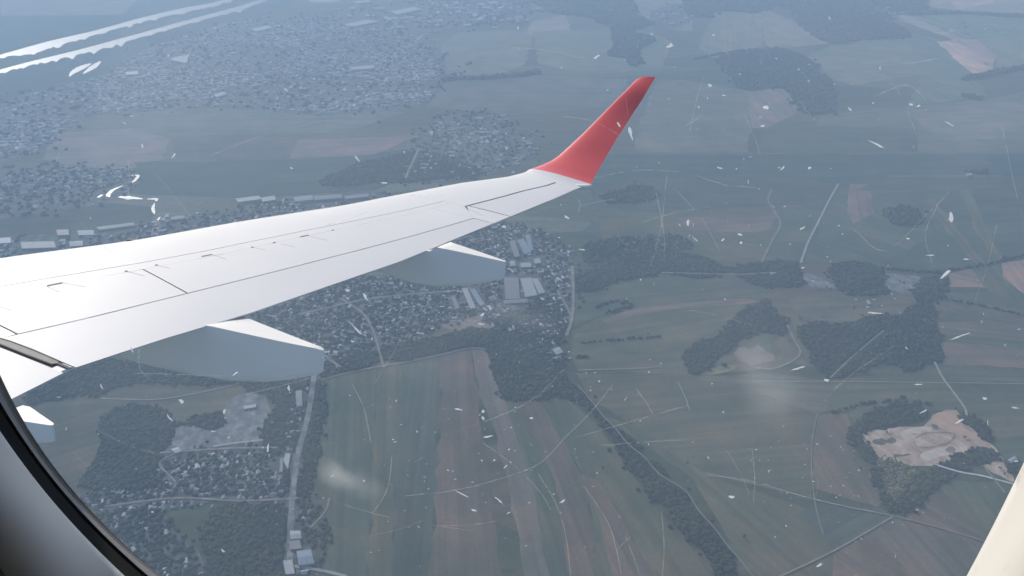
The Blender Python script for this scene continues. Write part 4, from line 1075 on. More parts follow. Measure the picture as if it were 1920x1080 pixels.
slatL = [solve(*p) for p in ((0,537),(213,502),(420,463),(640,419),(837,376))]
flapL = [solve(*p) for p in ((0,634),(175,594),(343,552),(500,513),(640,477),(770,443),(888,409))]
ailL = [solve(*p) for p in ((872,387),(960,364),(1042,342))]
def line(L):
    L = sorted(L); ss = [a for a, b in L]; cc = [b for a, b in L]
    return lambda s: float(np.interp(s, ss, cc))
slc, flc, alc = line(slatL), line(flapL), line(ailL)
s_slat_end = slatL[-1][0]; s_flap_end = flapL[-1][0]; s_ail0, s_ail1 = ailL[0][0], ailL[-1][0]
s_k = TEP[0][1]
sepA = [solve(268, 505), solve(345, 546)]; sepB = [solve(-6, 607), solve(36, 628)]
MF = (sepA[0][1] - slc(sepA[0][0])) / (flc(sepA[0][0]) - slc(sepA[0][0]))
MF = min(max(MF, .2), .6)
mid = lambda s: lerp(slc(s), flc(s), MF)
def sep(P):
    (a, ca), (b, cb) = P
    m_, f_ = mid(a), flc(b)
    return lambda v: lerp(a, b, (lerp(m_, f_, v) - ca) / (cb - ca))
sp_a = solve(345, 546)[0]; sp_b = solve(36, 628)[0]
skin('slat', 1.5, s_slat_end, 0.0, slc, M['paint'], gs0=0)
skin('upper_skin', 1.5, s_slat_end, slc, mid, M['paint'], gs0=0, gs1=.0015, gc1=.0015)
sA, sB = sep(sepA), sep(sepB)
skin('spoiler', 1.5, sB, mid, flc, M['paint'], gs0=0, gc0=.0015, gc1=.008)
skin('spoiler', sB, sA, mid, flc, M['paint'], gc0=.0015, gc1=.008)
skin('spoiler', sA, s_flap_end, mid, flc, M['paint'], gs1=.0015, gc0=.0015, gc1=.008)
skin('inboard_flap', 1.5, s_k - .06, flc, 1.0, M['paint2'], gs0=0, gc0=.01)
skin('outboard_flap', s_k + .03, s_flap_end, flc, 1.0, M['paint2'], gc0=.01, gs1=.008)
hin = lambda s: lerp(flc(s_flap_end), alc(s_ail0), min(1, max(0, (s - s_flap_end) / (s_ail0 - s_flap_end + 1e-6))))
skin('trailing_panel', s_flap_end, s_ail0 + .05, hin, 1.0, M['paint'], gs0=.006, gc0=.0015, gs1=.01)
skin('aileron', s_ail0 + .05, s_ail1, alc, 1.0, M['paint2'], gs0=.012, gs1=.004, gc0=.017)
skin('outer_skin', s_slat_end, s_ail0, 0.0, mid, M['paint'], gs0=.004, gs1=.0015, gc1=.0015)
skin('outer_skin', s_flap_end, s_ail0, mid, hin, M['paint'], gs0=.0015, gs1=.0015, gc0=.0015, gc1=.0015)
if s_flap_end > s_slat_end: skin('upper_skin', s_slat_end, s_flap_end, mid, flc, M['paint'], gs0=.0015, gs1=.0015, gc0=.0015, gc1=.008)
skin('outer_skin', s_ail0, s_ail1, 0.0, alc, M['paint'], gs0=.0015, gs1=.0015, gc1=.017)
skin('tip_skin', s_ail1, S_TIP, 0.0, 1.0, M['paint'], gs0=.0015, gs1=0)

def ribbon(name, pxs, width, mat, lift=.0015, label=None):
    """a narrow joint or slot lying on the skin"""
    P = [S(*solve(*p)) for p in pxs]
    if len(P) == 2: P = [lerp(P[0], P[1], t) for t in (0, .5, 1)]
    vs, fs = [], []
    for i, p in enumerate(P):
        d = P[min(i + 1, len(P) - 1)] - P[max(i - 1, 0)]; nn = np.cross(NUP, d); nn = nn / np.linalg.norm(nn) * width / 2
        for q in (p + nn, p - nn): vs += [q + NUP * (lift), q - NUP * .004]
        if i:
            a = 4 * (i - 1); b = 4 * i
            fs += [(a, b, b + 2, a + 2), (a + 1, a + 3, b + 3, b + 1), (a, a + 1, b + 1, b), (a + 2, b + 2, b + 3, a + 3)]
    fs += [(0, 2, 3, 1), (4 * (len(P) - 1), 4 * len(P) - 3, 4 * len(P) - 1, 4 * len(P) - 2)]
    return wobj(name, vs, fs, mat, label=label)
for q, wd in (([(88,536),(117,530)], .030), ([(378,481),(398,477)], .026), ([(563,444),(579,441)], .026), ([(234,509),(239,508)], .03), ([(291,497),(296,497)], .03),
          ([(471,464),(475,463)], .026), ([(512,456),(516,454)], .024), ([(622,432),(626,431)], .024)):
    ribbon('hinge_slot', q, wd, M['gap'])
for q in ([(117,530),(160,538)], [(239,509),(270,517)], [(297,498),(318,503)], [(399,478),(424,486)], [(476,464),(497,469)], [(527,457),(552,463)], [(582,443),(615,451)], [(88,537),(112,548)],
          [(0,575),(22,582)], [(835,380),(880,392),(905,404)]):
    ribbon('skin_joint', q, .007, M['faint'], .0008)
ribbon('leading_edge_joint', [(440,391),(560,378),(700,364),(775,366),(835,376)], .007, M['faint'], .001)
# oval vent near the leading edge
c0 = S(*solve(250, 450.5)); d1 = S(*solve(261, 448.5)) - c0; d2 = np.cross(NUP, d1); d2 = d2 / np.linalg.norm(d2) * .05
ring = [c0 + d1 * math.cos(a) + d2 * math.sin(a) for a in np.linspace(0, 2 * math.pi, 17)[:-1]]
wobj('pressure_vent', [p + NUP * .012 for p in ring] + [p - NUP * .01 for p in ring], [tuple(range(16))] + [(i, (i + 1) % 16, 16 + (i + 1) % 16, 16 + i) for i in range(16)], M['gap'])

# seal and slot between the inboard and outboard flaps
def plate(name, pxs, mat, lift, th=.01):
    P = [S(*solve(*p)) for p in pxs]; n = len(P)
    return wobj(name, [p + NUP * lift for p in P] + [p + NUP * (lift - th) for p in P], [tuple(range(n)), tuple(range(2 * n - 1, n - 1, -1))] + [(i, (i + 1) % n, n + (i + 1) % n, n + i) for i in range(n)], mat)
plate('flap_seal', [(-30,627),(0,636),(30,645),(60,657),(90,670),(111,678),(108,682),(98,683),(60,670),(20,653),(0,645),(-30,634)], M['seal'], .006)
ribbon('flap_slot', [(105,680),(120,686),(134,692)], .022, M['gap'], .004)
ribbon('seal_edge', [(-30,627),(20,641),(60,656),(111,678)], .010, M['gap'], .009)
ribbon('seal_edge', [(0,646),(50,666),(98,684)], .010, M['gap'], .008)

# winglet
WL = [((982,325),(1103,349),12.98), ((991,319),(1108,345),13.06), ((1010,312.5),(1115,331),13.22), ((1030,304),(1121,320),13.36), ((1046,293.5),(1128,308),13.5), ((1060,281),(1135,296),13.64), ((1078,264.5),(1145,279),13.81),
      ((1093,250.5),(1155,262),13.97), ((1124,219.5),(1172,236),14.34), ((1153,190),(1190,208),14.72), ((1170,173),(1204,187),14.93), ((1180,163),(1215,168),15.06), ((1190,152),(1223,155),15.19), ((1199,146),(1229,144),15.27)]
prof = [(0, 0), (.015, .018), (.05, .032), (.12, .045), (.25, .052), (.45, .048), (.7, .028), (1, .002)]
sec = []
for (a, b, y) in WL:
    A, B = on_y(*a, y), on_y(*b, y); sec.append((A, B))
vs, fs = [], []; npf = len(prof) * 2 - 2
for i, (A, B) in enumerate(sec):
    up = (sec[min(i + 1, len(sec) - 1)][0] + sec[min(i + 1, len(sec) - 1)][1] - sec[max(i - 1, 0)][0] - sec[max(i - 1, 0)][1])
    ch = B - A; n = np.cross(up, ch); n = n / np.linalg.norm(n); L = np.linalg.norm(ch)
    A2, B2 = A, B
    loop = [A2 + ch * c + n * h * L for c, h in prof] + [A2 + ch * c - n * h * L for c, h in prof[-2:0:-1]]
    if i == 0: loop = [S(S_TIP, c, -.002, -1) for c, h in prof] + [S(S_TIP, c, 0, 1) for c, h in prof[-2:0:-1]]
    vs += loop
m = len(prof) * 2 - 2
for i in range(len(sec) - 1):
    for j in range(m):
        k = (j + 1) % m; fs.append((i * m + j, i * m + k, (i + 1) * m + k, (i + 1) * m + j))
fs.append(tuple(range(m))); fs.append(tuple((len(sec) - 1) * m + j for j in range(m)))
fmw = [1 if i < m else 0 for i in range(len(fs))]; fmw[-2] = 1; fmw[-1] = 0
wl = wobj('winglet', vs, fs, [M['red'], M['paint']], smooth=True, fmat=fmw, label='red upturned winglet')
wl.data.set_sharp_from_angle(angle=math.radians(50))
# small rounded tail fairing under the winglet root
def tube(name, pts, radii, mat, n=12, squash=1.0, parent=root):
    vs, fs = [], []
    for i, (p, r) in enumerate(zip(pts, radii)):
        d = pts[min(i + 1, len(pts) - 1)] - pts[max(i - 1, 0)]; d = d / np.linalg.norm(d)
        e1 = np.cross(d, (0, 0, 1.)); e1 /= np.linalg.norm(e1); e2 = np.cross(e1, d)
        vs += [p + e1 * r * math.cos(a) + e2 * r * squash * math.sin(a) for a in np.linspace(0, 2 * math.pi, n + 1)[:-1]]
        if i: fs += [((i - 1) * n + j, (i - 1) * n + (j + 1) % n, i * n + (j + 1) % n, i * n + j) for j in range(n)]
    fs += [tuple(range(n))[::-1], tuple((len(pts) - 1) * n + j for j in range(n))]
    return wobj(name, vs, fs, mat, smooth=True, parent=parent)
A, B = on_y(1052, 350, 12.72), on_y(1111, 350, 12.75)
tube('tip_fairing', [lerp(A, B, t) for t in (0, .3, .6, .85, .97, 1)], [.01, .04, .055, .052, .045, .025], M['paint'], squash=.75)

# flap track fairings
def fairing(top, tail, bottom, y_in, w, far_top):
    """top/tail/bottom: pixels of the inboard flank outline, fore to aft; the body narrows to the tail"""
    Tp = np.array(top + tail[:1], float); Bp = np.array(bottom[::-1] + tail[-1:], float)
    xt = max(p[0] for p in tail)
    te_x = top[1][0]
    def wid(px):
        t = (px - te_x) / (xt - te_x)
        if t <= 0: return 1.0 if px > te_x - 60 else max(.25, 1 - (te_x - 60 - px) / 320)
        return max(.10, 1 - .9 * t)
    yc = y_in + w / 2
    T3 = [on_y(a, b, yc - wid(a) * w / 2) for a, b in Tp]; B3 = [on_y(a, b, yc - wid(a) * w / 2 * .8) for a, b in Bp]
    x0 = min(B3[0][0], T3[0][0]); x1 = T3[-1][0]
    xs = np.concatenate([np.linspace(x0 - .35, x1 - .05, 22), [x1 - .02, x1]])
    tx, tz = [p[0] for p in T3], [p[2] for p in T3]; bx, bz = [p[0] for p in B3], [p[2] for p in B3]
    tw = [wid(a) for a, b in Tp]
    bw = [wid(a) for a, b in Bp]
    vs, fs = [], []; n = 0
    cr = [(-1, 1), (-1.0, .93), (-1, .5), (-.99, .2), (-.93, .07), (-.75, .015), (-.4, 0), (.4, 0), (.75, .015), (.93, .07), (.99, .2), (1, .5), (1, .93), (1, 1)]
    for i, x in enumerate(xs):
        zt, zb_ = float(np.interp(x, tx, tz)), float(np.interp(x, bx, bz))
        if x < tx[0]: zt = yc * DH - .02
        ww = float(np.interp(x, bx, bw)) if x < tx[0] else float(np.interp(x, tx, tw))
        if x < bx[0]:
            t = (bx[0] - x) / .36; zb_ = lerp(zb_, zt - .02, min(1, t)); ww = max(.1, ww * (1 - .7 * t))
        if zb_ > zt - .02: zb_ = zt - .02
        ww = ww * w / 2
        if i == len(xs) - 1: ww *= .45
        vs += [np.array([x, yc + a * ww, lerp(zb_, zt, b)]) for a, b in cr]
        n = len(cr)
        if i: fs += [((i - 1) * n + j, (i - 1) * n + (j + 1) % n, i * n + (j + 1) % n, i * n + j) for j in range(n)]
    fs += [tuple(range(n))[::-1], tuple((len(xs) - 1) * n + j for j in range(n))]
    o = wobj('flap_track_fairing', vs, fs, M['pod'], smooth=True)
    o.data.set_sharp_from_angle(angle=math.radians(38))
    return o
fairing([(398,612),(402,613),(470,628),(540,643),(596,654)], [(604,658),(606,672),(606,698)], [(596,702),(560,711),(500,718),(430,716),(370,707),(320,697),(260,683),(222,671)], 6.12, .37, None)
fairing([(812,463),(816,463),(870,474),(930,487)], [(947,491),(949,500),(948,521)], [(930,526),(880,537),(820,540),(770,533),(730,518),(700,503)], 8.82, .37, None)
fairing([(-20,778),(5,783),(45,790),(85,796)], [(96,798),(100,815),(100,829)], [(80,831),(40,834),(-20,834),(-80,828),(-140,815)], 4.30, .2, None)

# ---------------------------------------------------------------- cabin window (aircraft frame)
win = empty('cabin_window', AIR @ Matrix.Translation(tuple(EYE + np.array([-.13, .19, 0]))))
props(win, 'scratched cabin window with black seal and cream lit reveal round the view', 'window')
WOFF = EYE + np.array([-.13, .19, 0])
def loop_pts(px, depth, hidden):
    pts = [on_y(a, b, EYE[1] + depth) - EYE for a, b in px]
    pts = [(p[0], p[2]) for p in pts] + hidden
    cu, cv = -.13, -.01
    L = sorted((math.atan2(v - cv, u - cu), u, v) for u, v in pts)
    P = smooth_closed([(u, v) for _, u, v in L], 10)
    A_ = sorted((math.atan2(v - cv, u - cu), u, v) for u, v in P)
    th = np.array([a[0] for a in A_]); th3 = np.concatenate([th - 2 * math.pi, th, th + 2 * math.pi])
    uu = np.tile([a[1] for a in A_], 3); vv = np.tile([a[2] for a in A_], 3)
    T = np.linspace(-math.pi, math.pi, 513)[:-1]
    r_ = np.hypot(np.interp(T, th3, uu) - cu, np.interp(T, th3, vv) - cv)
    kk = np.exp(-.5 * (np.arange(-36, 37) / 11.0) ** 2); kk /= kk.sum()
    r_ = np.convolve(np.concatenate([r_[-36:], r_, r_[:36]]), kk, 'valid')
    return [np.array([EYE[0] + cu + r * math.cos(t), EYE[1] + depth, EYE[2] + cv + r * math.sin(t)]) for r, t in zip(r_, T)]
    return [np.array([EYE[0] + np.interp(t, th3, uu), EYE[1] + depth, EYE[2] + np.interp(t, th3, vv)]) for t in T]
def hid(du, dr=0.0):
    """outline beyond the picture, widened by du (left/bottom/top) and dr on the right"""
    return [(-.335-du,.05),(-.330-du,-.04),(-.312-du,-.105),(-.15,-.225-du),(-.09,-.232-du),(-.03,-.228-du),(.015+dr*.6,-.205-du*.8),(.042+dr,-.165-du*.4),(.064+dr,-.02),(.066+dr,.08),(.05+dr,.15+du*.7),(0,.19+du),(-.07,.205+du),(-.2,.205+du),(-.28-du*.5,.185+du*.7),(-.32-du,.13)]
RA = [(1919,830),(1880,920),(1840,1003),(1797,1080)]
LA = [(0,747),(35,806),(62,847),(101,892),(139,934),(184,979),(222,1017),(271,1070)]
LB = [(0,769),(24,809),(52,851),(87,896),(125,941),(167,986),(208,1023),(267,1077)]
LC = [(0,804),(21,840),(49,879),(80,917),(115,962),(156,1003),(194,1042),(240,1079)]
LD = [(0,913),(28,955),(69,1007),(111,1052),(135,1079)]
RD = [(1922,1008),(1887,1080)]
RH = [(p[0] + 36, p[1] + 24) for p in RA]
A_l = loop_pts(LA + RH, .196, hid(0, .008)); B_l = loop_pts(LB + RH, .190, hid(.004, .010)); C_l = loop_pts(LC + RA, .184, hid(.008, 0))
D_l = loop_pts(LD + RD, .165, [(-.36,.05),(-.352,-.04),(-.335,-.11),(-.19,-.238),(-.13,-.25),(-.07,-.248),(-.01,-.228),(.032,-.187),(.0705,-.02),(.072,.08),(.055,.165),(0,.215),(-.07,.232),(-.2,.232),(-.295,.205),(-.345,.14)])
E_l = [p * 1 for p in D_l]
cen = np.array([EYE[0] - .13, 0, EYE[2] - .01])
def grow(L, k, depth): 
    return [np.array([cen[0] + (p[0] - cen[0]) * (1 + k), EYE[1] + depth, cen[2] + (p[2] - cen[2]) * (1 + k)]) for p in L]
def ringo(name, loops, mat, parent=win, off=WOFF, smooth=True, closed=False, ang=30):
    n = len(loops[0]); vs = [p - off for L in loops for p in L]; fs = []
    for i in range(len(loops) - (0 if closed else 1)):
        k = (i + 1) % len(loops)
        fs += [(i * n + j, i * n + (j + 1) % n, k * n + (j + 1) % n, k * n + j) for j in range(n)]
    o = mesh_obj(name, vs, fs, mat, parent, smooth); fix_normals(o)
    o.data.set_sharp_from_angle(angle=math.radians(ang)); return o
ringo('outer_frame', [grow(A_l, .0, .197), A_l, grow(B_l, .0, .1915), grow(B_l, .12, .1915), grow(A_l, .16, .197)], M['frame'], closed=True)
def behind(L, depth):
    """the same outline carried outward along the lines of sight"""
    k = depth / (L[0][1] - EYE[1]); return [EYE + (p - EYE) * k for p in L]
Ao = behind(A_l, .30); Ao = [np.array([cen[0] * 0 + p[0] - .004 * (1 if p[0] < cen[0] else -1), p[1], p[2]]) for p in Ao]
ringo('shade_bezel', [behind(grow(A_l, .05, .205), .207), Ao, [p + (p - np.array([cen[0], p[1], cen[2]])) * .06 for p in Ao], [p + (p - np.array([cen[0], p[1], cen[2]])) * .2 for p in behind(grow(A_l, .03, .205), .207)]], M['frame'], closed=True)  # unseen outer ring, added deep so that it shades the left reveal
ringo('window_seal', [behind(B_l, .191), B_l, [p + np.array([.0006 if p[0] > cen[0] else 0, 0, 0]) for p in behind(C_l, .1855)], grow(C_l, .06, .1855), grow(B_l, .09, .191)], M['rubber'], closed=True)
ringo('window_reveal', [C_l, [lerp(a, b, .35) + np.array([0, .004, 0]) for a, b in zip(C_l, D_l)], [lerp(a, b, .7) + np.array([0, .003, 0]) for a, b in zip(C_l, D_l)], D_l, grow(D_l, .02, .158), grow(D_l, .045, .155), grow(D_l, .06, .17), grow(C_l, .13, .184)], M['trim'], closed=True, ang=100)

# pane: clear acrylic with a thin film of dirt, smudges and hairline crazing; broad smears paint in uneven haze
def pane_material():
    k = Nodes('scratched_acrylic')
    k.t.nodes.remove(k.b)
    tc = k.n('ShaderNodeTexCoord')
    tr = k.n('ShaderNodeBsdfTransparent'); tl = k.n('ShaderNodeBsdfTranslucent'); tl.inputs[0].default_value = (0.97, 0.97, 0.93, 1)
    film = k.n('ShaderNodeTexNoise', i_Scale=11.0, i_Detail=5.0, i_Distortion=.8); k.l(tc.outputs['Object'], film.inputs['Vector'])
    base = k.n('ShaderNodeMapRange', i_1=.32, i_2=.68, i_3=FILM * .55, i_4=FILM * 1.5); k.l(film.outputs[0], base.inputs[0])  # wide swing of the dirt film also imitates uneven haze
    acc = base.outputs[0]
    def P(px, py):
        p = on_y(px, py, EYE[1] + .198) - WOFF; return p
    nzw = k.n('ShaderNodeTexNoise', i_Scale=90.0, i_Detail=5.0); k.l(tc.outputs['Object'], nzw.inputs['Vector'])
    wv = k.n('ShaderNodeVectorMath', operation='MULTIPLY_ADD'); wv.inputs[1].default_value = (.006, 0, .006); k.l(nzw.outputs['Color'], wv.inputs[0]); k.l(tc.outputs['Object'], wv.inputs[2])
    for (px, py, rx, rz, amt) in ((632,893,48,30,.20), (660,905,78,34,.16), (1450,735,75,80,.15), (1415,685,50,68,.12), (960,590,120,32,.09), (880,605,70,24,.05), (1820,270,90,180,.03), (200,150,260,150,.03), (120,215,70,26,.05), (880,270,110,60,.04), (1480,60,200,60,.03), (1080,500,140,40,.025), (760,690,160,50,.02)):  # smudges first; the broad faint smears stand in for uneven haze and cloud bands
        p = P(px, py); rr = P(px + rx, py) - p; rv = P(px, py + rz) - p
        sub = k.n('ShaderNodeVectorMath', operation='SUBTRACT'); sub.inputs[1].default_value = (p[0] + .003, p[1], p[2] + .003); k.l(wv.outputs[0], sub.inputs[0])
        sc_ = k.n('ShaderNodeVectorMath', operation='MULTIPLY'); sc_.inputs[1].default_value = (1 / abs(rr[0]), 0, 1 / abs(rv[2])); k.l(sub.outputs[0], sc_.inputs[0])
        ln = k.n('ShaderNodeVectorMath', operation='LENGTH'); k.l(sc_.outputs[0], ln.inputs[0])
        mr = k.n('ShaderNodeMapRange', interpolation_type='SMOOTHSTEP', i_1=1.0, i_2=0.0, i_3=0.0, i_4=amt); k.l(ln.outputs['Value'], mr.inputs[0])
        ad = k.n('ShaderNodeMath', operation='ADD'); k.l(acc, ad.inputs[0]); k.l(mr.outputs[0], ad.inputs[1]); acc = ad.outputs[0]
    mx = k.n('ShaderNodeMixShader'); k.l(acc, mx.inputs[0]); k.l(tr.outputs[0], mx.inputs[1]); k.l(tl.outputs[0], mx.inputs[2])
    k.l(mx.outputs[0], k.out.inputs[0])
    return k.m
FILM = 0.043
clear = Nodes('clear_acrylic'); clear.t.nodes.remove(clear.b)
_t = clear.n('ShaderNodeBsdfTransparent'); _t.inputs[0].default_value = (.985, .99, .99, 1)
clear.l(_t.outputs[0], clear.out.inputs[0])
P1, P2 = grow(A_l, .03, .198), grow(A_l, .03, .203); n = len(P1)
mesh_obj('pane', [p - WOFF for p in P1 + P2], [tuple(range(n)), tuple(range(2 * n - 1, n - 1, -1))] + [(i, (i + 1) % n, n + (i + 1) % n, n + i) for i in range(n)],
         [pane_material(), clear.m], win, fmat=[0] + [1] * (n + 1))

# pits, chips and hairline scratches in the pane's inner face
def P_on(px, py, d=.1965): return on_y(px, py, EYE[1] + d) - WOFF
scr_v, scr_f = [], []
chipm = Nodes('pane_pit'); chipm.t.nodes.remove(chipm.b)
_a = chipm.n('ShaderNodeBsdfTransparent'); _b = chipm.n('ShaderNodeBsdfTranslucent'); _b.inputs[0].default_value = (.88, .93, .98, 1); _m = chipm.n('ShaderNodeMixShader'); _m.inputs[0].default_value = .62
chipm.l(_a.outputs[0], _m.inputs[1]); chipm.l(_b.outputs[0], _m.inputs[2]); chipm.l(_m.outputs[0], chipm.out.inputs[0])
hairm = Nodes('pane_hairline'); hairm.t.nodes.remove(hairm.b)
_a = hairm.n('ShaderNodeBsdfTransparent'); _b = hairm.n('ShaderNodeBsdfTranslucent'); _b.inputs[0].default_value = (.95, .95, .93, 1); _m = hairm.n('ShaderNodeMixShader'); _m.inputs[0].default_value = .10
hairm.l(_a.outputs[0], _m.inputs[1]); hairm.l(_b.outputs[0], _m.inputs[2]); hairm.l(_m.outputs[0], hairm.out.inputs[0])

def blob(px, py, L, W, ang, k=7, rough=.5):
    """irregular pit: photograph-pixel centre, length and width, tilt"""
    c = P_on(px, py); ex = (P_on(px + 1, py) - c); ey = (P_on(px, py + 1) - c); out = []
    ca, sa = math.cos(ang), math.sin(ang)
    for j in range(k):
        t = 2 * math.pi * j / k; r = 1 + rng.uniform(-rough, rough)
        x, y = L / 2 * math.cos(t) * r, W / 2 * math.sin(t) * r
        q = c + ex * (x * ca - y * sa) + ey * (x * sa + y * ca); q[1] = c[1]
        out.append(q)
    return out
def slab(poly, th=.00012):
    n = len(poly); back = [p + np.array([0, th, 0]) for p in poly]
    return list(poly) + back, [tuple(range(n)), tuple(range(2 * n - 1, n - 1, -1))] + [(i, (i + 1) % n, n + (i + 1) % n, n + i) for i in range(n)]

WINGPX = [(-50,470),(985,310),(1200,140),(1230,145),(1110,350),(870,450),(950,490),(948,530),(780,545),(640,540),(600,650),(606,705),(500,720),(330,700),(0,770)]
BIG = [(1182,250,22,10,1.3),(1160,233,13,5,1.0),(1783,406,18,13,1.5),(1773,515,26,9,-.7),(1497,691,24,5,-.3),(1779,232,18,4,.5),(1255,86,14,8,-.3),(1118,107,12,7,-.6),(1062,407,10,6,.5),(1435,202,10,8,0),
       (1640,587,20,5,.1),(1797,632,34,4,-.35),(1643,270,36,5,.45),(915,819,18,5,-.1),(860,768,14,5,.2),(906,784,9,6,1),(867,927,26,4,.5),(935,938,20,4,.75),(888,957,9,7,.4),(905,771,6,8,0),(1055,940,13,6,-.5),(996,784,9,6,0),
       (668,617,30,5,.8),(1847,747,12,8,0),(1905,865,8,6,0),(340,752,10,7,.5),(317,783,18,4,.9),(420,772,5,12,.3),(541,727,4,16,.05),(502,840,4,20,.15),(1722,721,16,3,0),(1905,765,18,4,.1),(1537,1060,12,7,-.5),(1372,932,12,6,.2),
       (110,745,10,4,.2),(190,725,10,3,1.2),(442,700,14,3,-.6),(247,656,10,4,1.1),(90,900,12,3,-.9),(286,960,6,4,0),(418,1033,8,6,.8),(651,545,8,10,.4),(685,556,4,24,-.5),(660,640,8,5,0),(905,590,10,6,-.6),(902,608,9,4,.1),
       (1745,479,15,3,0),(1813,486,12,3,0),(1350,315,9,4,.3),(1430,236,9,4,0),(1330,160,9,10,.5),(1357,179,9,4,-.2),(1468,315,12,5,-.7),(1518,315,5,8,.5),(1709,196,8,6,.6),(1722,199,8,6,-.4),(1594,205,10,6,.5),(1506,502,5,4,0),(1800,790,14,5,-.4),(1733,771,14,4,-.4),
       (108,295,14,3,-1.1),(175,162,8,4,1),(247,218,9,5,0),(325,292,9,3,-.9),(232,230,12,3,.6),(266,273,8,4,1.3),(670,298,12,6,1.0),(720,343,12,4,0),(1550,713,9,7,0),(1387,440,9,6,.4),(1505,428,10,4,-.5),(1290,417,4,20,.1),(1303,448,12,3,.8),(1355,450,8,4,-.6),(1390,455,5,8,0),(1702,448,7,5,0),(945,425,12,5,0),(1090,468,12,4,.2)]
def chip_obj(px, py, L, W, a):
    v, f = slab(blob(px, py, L * .95, W * .6, a, 11, .5)); o = mesh_obj('scratch_pit', v, f, chipm.m, win)
for b in BIG: chip_obj(*b)
def add_small(poly):
    v, f = slab(poly); o0 = len(scr_v); scr_v.extend(v); scr_f.extend([tuple(i + o0 for i in t) for t in f])
for (cx, cy, sx, sy, n) in ((820,850,160,110,110), (1020,840,110,90,50), (1560,900,110,70,80), (1400,420,120,60,40), (1600,600,160,60,50), (960,540,960,540,240), (720,600,140,70,40), (350,780,160,110,40), (1450,200,180,120,40), (1500,150,90,30,15)):
    for _ in range(n):
        px, py = (rng.normal(cx, sx), rng.normal(cy, sy)) if sx < 500 else (rng.uniform(0, 1920), rng.uniform(0, 1080))
        if inside(np.array([[px, py]]), WINGPX)[0]: continue
        L = float(np.clip(rng.lognormal(.8, .55), 1.0, 9)); W = float(np.clip(L * rng.uniform(.15, .7), .8, 2.4))
        add_small(blob(px, py, L, W, rng.normal(0, .9), 6, .6))
speckm = chipm.m.copy(); speckm.name = 'pane_speck'
for n_ in speckm.node_tree.nodes:
    if n_.type == 'MIX_SHADER': n_.inputs[0].default_value = .42
props(mesh_obj('scratch_specks', scr_v, scr_f, speckm, win), kind='stuff')
hair_v, hair_f = [], []
def hair(pxs, w=1.5, gap=.0):
    pts = smooth_open([np.array(p, float) for p in pxs], 10)
    for i in range(len(pts) - 1):
        if rng.random() < gap: continue
        a, b = pts[i], pts[i + 1]; d = (b - a) / (np.linalg.norm(b - a) + 1e-9); nn = np.array([-d[1], d[0]]) * w * rng.uniform(.6, 1.2) / 2
        q = [P_on(*(a + nn)), P_on(*(b + nn)), P_on(*(b - nn)), P_on(*(a - nn))]
        v, f = slab(q); o0 = len(hair_v); hair_v.extend(v); hair_f.extend([tuple(k + o0 for k in t) for t in f])
for h_ in ([(760,930),(850,920),(930,900),(1010,870),(1060,820),(1110,770),(1150,720)], [(1010,890),(1040,940),(1060,1000),(1070,1080)], [(1095,912),(1140,980),(1160,1050),(1165,1080)], [(905,830),(960,870),(1010,920),(1035,960)],
           [(660,720),(680,760),(690,800),(695,830)], [(735,855),(730,900),(720,930),(700,960)], [(810,985),(870,985),(930,978)], [(1320,890),(1420,905),(1520,935),(1640,960)], [(1220,500),(1240,420),(1250,330)], [(1245,500),(1245,440),(1230,360)],
           [(640,945),(690,960),(730,970)], [(1690,640),(1600,700),(1555,740)], [(250,700),(330,702),(420,705)], [(260,655),(262,690),(280,712)], [(310,890),(360,865),(400,858)], [(180,805),(240,835),(290,850)], [(1080,820),(1150,800),(1290,760)],
           [(1280,825),(1200,830),(1130,835)], [(1190,725),(1215,760),(1225,780)], [(1270,715),(1285,745),(1293,770)], [(870,805),(960,770),(1010,740),(1060,690)], [(1600,430),(1660,470),(1740,400),(1780,360)], [(1700,120),(1760,110)],
           [(240,300),(242,340),(240,370)], [(1410,840),(1415,900),(1412,940)], [(1760,380),(1735,440),(1750,500)], [(1880,240),(1900,340),(1915,400)], [(1640,180),(1700,160),(1740,190)], [(1170,1000),(1190,1050),(1200,1080)], [(1240,960),(1245,1020),(1242,1080)],
           [(700,120),(760,90),(800,60)], [(460,740),(560,715),(600,700)]):
    hair(h_, 1.4, .12)
for _ in range(30):
    cx, cy = rng.uniform(200, 1880), rng.uniform(60, 1060); R_ = rng.uniform(150, 900); a0 = rng.uniform(0, 6.3); da = rng.uniform(40, 160) / R_
    hair([(cx + R_ * (math.cos(a0 + t * da) - math.cos(a0)), cy + R_ * (math.sin(a0 + t * da) - math.sin(a0))) for t in (0, .5, 1)], rng.uniform(.6, 1.1), .15)
props(mesh_obj('hairline_scratches', hair_v, hair_f, hairm.m, win), kind='stuff')

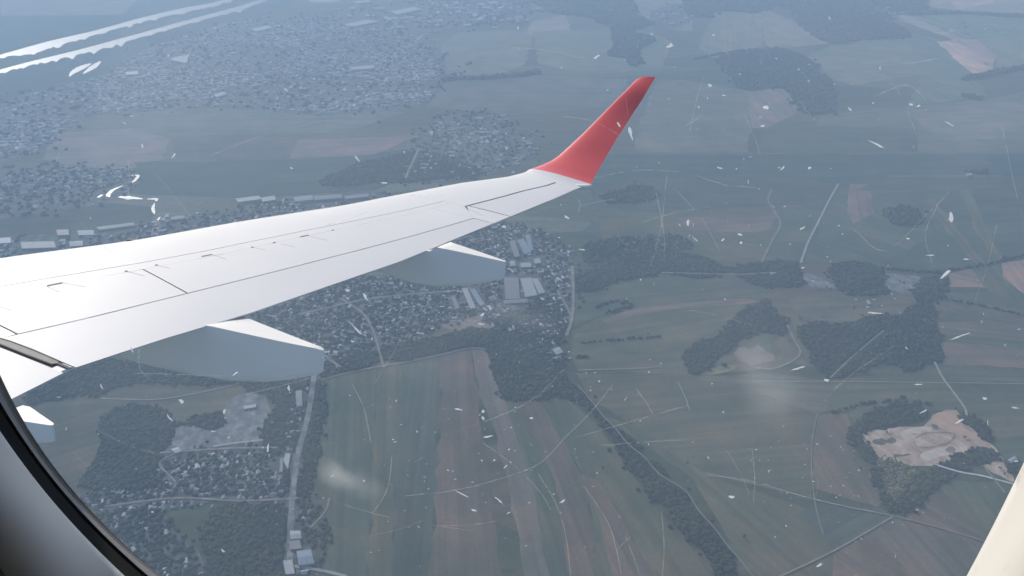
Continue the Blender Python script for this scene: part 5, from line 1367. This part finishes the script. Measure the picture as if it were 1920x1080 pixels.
# cabin shell round the eye: side wall with a row of openings (unseen neighbours added for ambient light), ceiling, floor, far wall and end walls
wv_, wf = [], []
Dw = grow(D_l, .045, .155)
pitch_x = 0.80; z_lo, z_hi = EYE[2] - 1.1, EYE[2] + .75
for k in range(-2, 3):
    ox = k * pitch_x; n = len(Dw); o0 = len(wv_)
    inner = [p + np.array([ox, 0, 0]) for p in Dw]
    outer = []
    for p in Dw:
        d = p - cen; dx, dz = d[0], d[2]
        fx = pitch_x / 2 / abs(dx) if abs(dx) > 1e-6 else 1e9
        fz = ((z_hi - cen[2]) if dz > 0 else (cen[2] - z_lo)) / abs(dz) if abs(dz) > 1e-6 else 1e9
        f_ = min(fx, fz); outer.append(np.array([cen[0] + dx * f_ + ox, EYE[1] + .155, cen[2] + dz * f_]))
    back = [p + np.array([0, .05, 0]) for p in inner]
    wv_ += inner + outer + back
    wf += [(o0 + j, o0 + (j + 1) % n, o0 + n + (j + 1) % n, o0 + n + j) for j in range(n)]
    if k: wf += [(o0 + j, o0 + 2 * n + j, o0 + 2 * n + (j + 1) % n, o0 + (j + 1) % n) for j in range(n)]
# corners lost between the fans
for k in range(-2, 3):
    pass
o = mesh_obj('cabin_wall', [p - WOFF for p in wv_], wf, M['panel']); o.matrix_world = win.matrix_world.copy(); o['kind'] = 'structure'
xl, xr = cen[0] - 2.5 * pitch_x, cen[0] + 2.5 * pitch_x; yo, yi = EYE[1] + .155, EYE[1] - 2.3
def box_faces(name, quads):
    v = [np.array(p) - WOFF for q in quads for p in q]; f = [tuple(range(4 * i, 4 * i + 4)) for i in range(len(quads))]
    o = mesh_obj(name, v, f, M['panel']); o.matrix_world = win.matrix_world.copy(); o['kind'] = 'structure'; return o
box_faces('cabin_ceiling', [[(xl, yi, z_hi), (xr, yi, z_hi), (xr, yo + .3, z_hi), (xl, yo + .3, z_hi)]])
box_faces('cabin_floor', [[(xl, yi, z_lo), (xr, yi, z_lo), (xr, yo + .3, z_lo), (xl, yo + .3, z_lo)]])
box_faces('cabin_bulkhead', [[(xl, yi, z_lo), (xr, yi, z_lo), (xr, yi, z_hi), (xl, yi, z_hi)], [(xl, yi, z_lo), (xl, yo, z_lo), (xl, yo, z_hi), (xl, yi, z_hi)], [(xr, yi, z_lo), (xr, yo, z_lo), (xr, yo, z_hi), (xr, yi, z_hi)]])
bpy.context.view_layer.update()
zmax = max((o.matrix_world @ Vector(c)).z for o in sc.objects if o.type == 'MESH' and o is not haze for c in o.bound_box)
